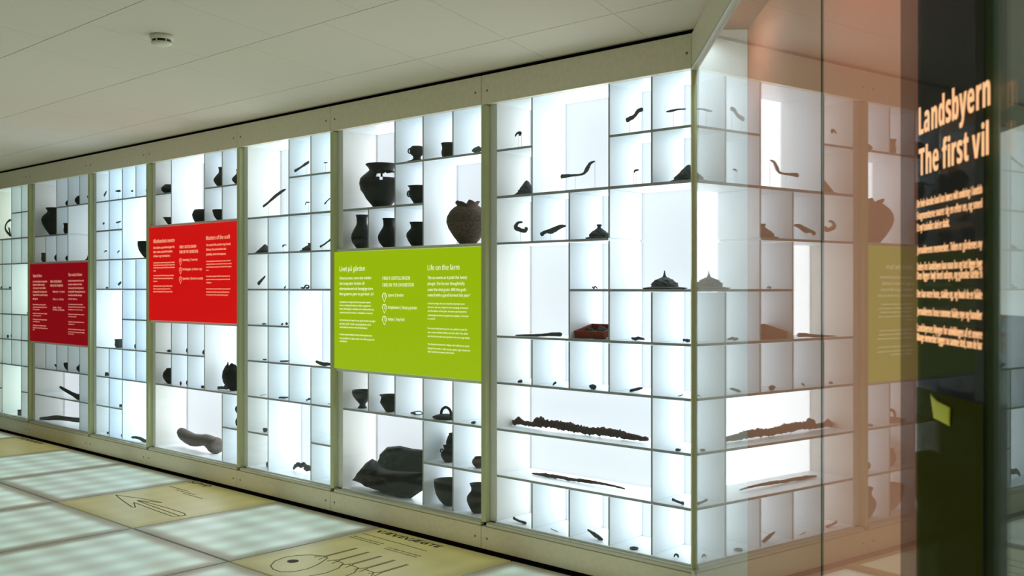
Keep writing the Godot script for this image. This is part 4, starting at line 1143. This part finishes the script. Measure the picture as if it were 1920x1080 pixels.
	sign_text(1,"and fine gifts.",-6.573,1.169,0.173,0.01)
	sign_text(1,"Trade goes over land and along the rivers",-6.573,1.123,0.325,0.01)
	sign_text(1,"south and west.",-6.573,1.102,0.128,0.01)
	sign_text(1,"Some serve as soldiers on the long border",-6.573,1.057,0.337,0.01)
	sign_text(1,"and come home rich again to the villages",-6.573,1.033,0.334,0.01)
	sign_text(1,"they left.",-6.573,1.014,0.119,0.01)
	# map pins in front of the find list
	for e in [[5, 0, 9], [3, 0, 9]]:
		for k in 3:
			var y: float = PIN_Y[e[0]][k]
			var x: float = PIN_X[e[0]]
			var t := ribbons([oval(Vector2.ZERO, 0.018, 0.018, 0.0, -PI * 1.15, PI * 0.15), [Vector2(0.0165, 0.008), Vector2(0, 0.034), Vector2(-0.0165, 0.008)]], 0.0024)
			var o := mi("map_pin_mark", t, "text_%d" % e[0], signs[e[0]], Vector3(x - joints[e[0]], y, 0.0064))
			o.rotation.x = PI / 2
			lettering(str(k + 1), Vector3(x - joints[e[0]] - 0.004, y - 0.008, 0.0064), 0.008, 0.016, "text_%d" % e[0], signs[e[0]])


# ---------------------------------------------------------------- the glass wall on the right
func glass_wall() -> void:
	var o := thing("glass_showcase", "tall glass showcase wall on the right mirroring the lit cases", "showcase")
	turn_in(o)
	slab("corner_post", Vector3(-0.004, LB - 0.004, -0.016), Vector3(0.030, 2.56, 0.012), "post", o, 0.003)
	for s in [[0.031, 2.238], [2.244, 3.118], [3.156, 5.6]]:
		slab("glass_pane", Vector3(s[0], LB, -0.0025), Vector3(s[1], 2.408, 0.0), "glass", o, 0.0003)
	slab("glass_joint", Vector3(2.2385, LB, -0.003), Vector3(2.2435, 2.408, 0.0005), "gap", o, 0.0005)
	slab("glass_edge_post", Vector3(3.118, LB - 0.02, -0.012), Vector3(3.156, 2.408, 0.010), "edge_green", o, 0.004)
	slab("top_rail", Vector3(0.031, 2.408, -0.016), Vector3(5.6, 2.424, 0.014), "rail", o, 0.003)
	slab("header_panel", Vector3(0.031, 2.425, -0.016), Vector3(5.6, 2.578, 0.010), "header", o, 0.002)
	slab("bottom_rail", Vector3(0.031, LB - 0.024, -0.016), Vector3(5.6, LB - 0.001, 0.014), "rail", o, 0.004)
	slab("base_panel", Vector3(0.031, 0.020, -0.016), Vector3(5.6, LB - 0.0245, 0.012), "plinth", o, 0.002)
	slab("case_floor", Vector3(0.031, 0.0, -0.25), Vector3(5.6, LB - 0.03, -0.018), "terracotta", o)
	slab("case_roof", Vector3(0.031, 2.586, -0.25), Vector3(5.6, 2.598, -0.018), "terracotta", o)
	slab("end_board", Vector3(0.034, LB - 0.03, -0.234), Vector3(0.046, 2.584, -0.018), "white_board", o)  # no lamp: light on this board is partly put in as glow
	slab("back_wall", Vector3(2.187, 0.0, -0.262), Vector3(5.6, 2.60, -0.235), "gap", o)
	slab("added_glow_panel", Vector3(0.047, 0.02, -0.262), Vector3(1.345, 2.584, -0.235), "warm_panel", o)  # back wall with the warm wash of light put in as glow
	slab("added_glow_panel", Vector3(1.349, 0.02, -0.262), Vector3(2.185, 2.584, -0.235), "rose_panel", o)  # same wall, redder and brighter glow put in for the light's gradient
	slab("added_glow_panel", Vector3(2.62, 1.38, -0.2345), Vector3(3.4, 1.72, -0.225), "pale_panel", o)  # made-up glowing panel, added only to brighten the view through the last pane
	# lamps in the roof of the showcase, behind the header
	for q in [[0.10, 0.5, "led_white", Color(0.9, 0.97, 1.0), WHITE_E], [1.55, 0.8, "led_warm", Color(1.0, 0.50, 0.30), WARM_E], [3.7, 1.2, "led_white", Color(0.9, 0.97, 1.0), WHITE_E]]:
		var lamp := slab("lamp_strip", Vector3(q[0], 2.535, -0.050), Vector3(q[0] + q[1], 2.546, -0.022), q[2], o)
		lamp.set_meta("label", "lamp strip under the showcase roof")
		var a := AreaLight3D.new()
		a.name = "showcase_light"
		a.area_size = Vector2(q[1], 0.024)
		a.area_normalize_energy = true
		a.light_energy = q[4]
		a.light_color = q[3]
		a.area_range = 12.0
		a.area_attenuation = 2.0
		a.shadow_enabled = true
		a.rotation.x = -PI / 2
		a.position = Vector3(q[0] + q[1] / 2, 2.533, -0.036)
		turn_in(a)
		add_child(a, true)
	# the dark text film a finger's breadth in front of the glass
	var s := thing("smoked_text_panel", "dark smoked text panel with glowing orange lettering in front of the glass showcase", "sign")
	s.position = Vector3(2.825, 0, 0.0135)
	turn_in(s)
	slab("panel", Vector3(0, 0.20, 0), Vector3(0.340, 2.40, 0.002), "film", s, 0.0003)
	slab("printed_picture", Vector3(0.078, 0.30, 0.0022), Vector3(0.338, 1.27, 0.0027), "print", s, 0.0002)
	for t in BACKLIT:
		lettering(t[0], Vector3(t[1] - 2.825, t[2], 0.0024), t[3], t[4], "text_backlit", s, t[4] > 0.03)
	var y := thing("yellow_leaflet", "small bright yellow folded leaflet stuck on the smoked text panel", "leaflet")
	y.position = Vector3(3.012, 1.245, 0.0185)
	turn_in(y)
	mi("front_flap", bulge([Vector2(-0.040, 0.020), Vector2(-0.010, 0.012), Vector2(0.042, 0.008), Vector2(0.040, -0.020), Vector2(-0.026, -0.016)], 0.002, 0.0015, 0.0), "yellow_paper", y)


const WHITE_E := 0.28
const WARM_E := 0.22
const BACKLIT := [
	["Landsbyern", 2.915, 1.6750, 0.270, 0.0440],
	["The first vil", 2.915, 1.6110, 0.265, 0.0430],
	["De hele danske land kan høres vidt omkring i landsb", 2.907, 1.5600, 0.252, 0.0115],
	["Fragmenterne svarer sig en efter en, og smed", 2.907, 1.5405, 0.252, 0.0115],
	["Et nyt tusindårs skel er skabt.", 2.907, 1.5215, 0.135, 0.0115],
	["Jernalderens mennesker. Tiden er gårdenes ny", 2.907, 1.4850, 0.252, 0.0115],
	["Inden for landsbyen kan man bo og tæt ligge byg", 2.907, 1.4580, 0.252, 0.0115],
	["Den ligger højt med udsyn, og ganske tætte h", 2.907, 1.4435, 0.252, 0.0115],
	["Der kan være huse, stalde og, og hvad de er både", 2.907, 1.4145, 0.252, 0.0115],
	["Jernalderens huse rummer både nye og handler", 2.907, 1.3860, 0.252, 0.0115],
	["Landsbyernes klynger for udviklingen af et senere", 2.907, 1.3595, 0.252, 0.0115],
	["Mange mennesker bygger nu samme sted, som de har", 2.907, 1.3445, 0.252, 0.0115],
]
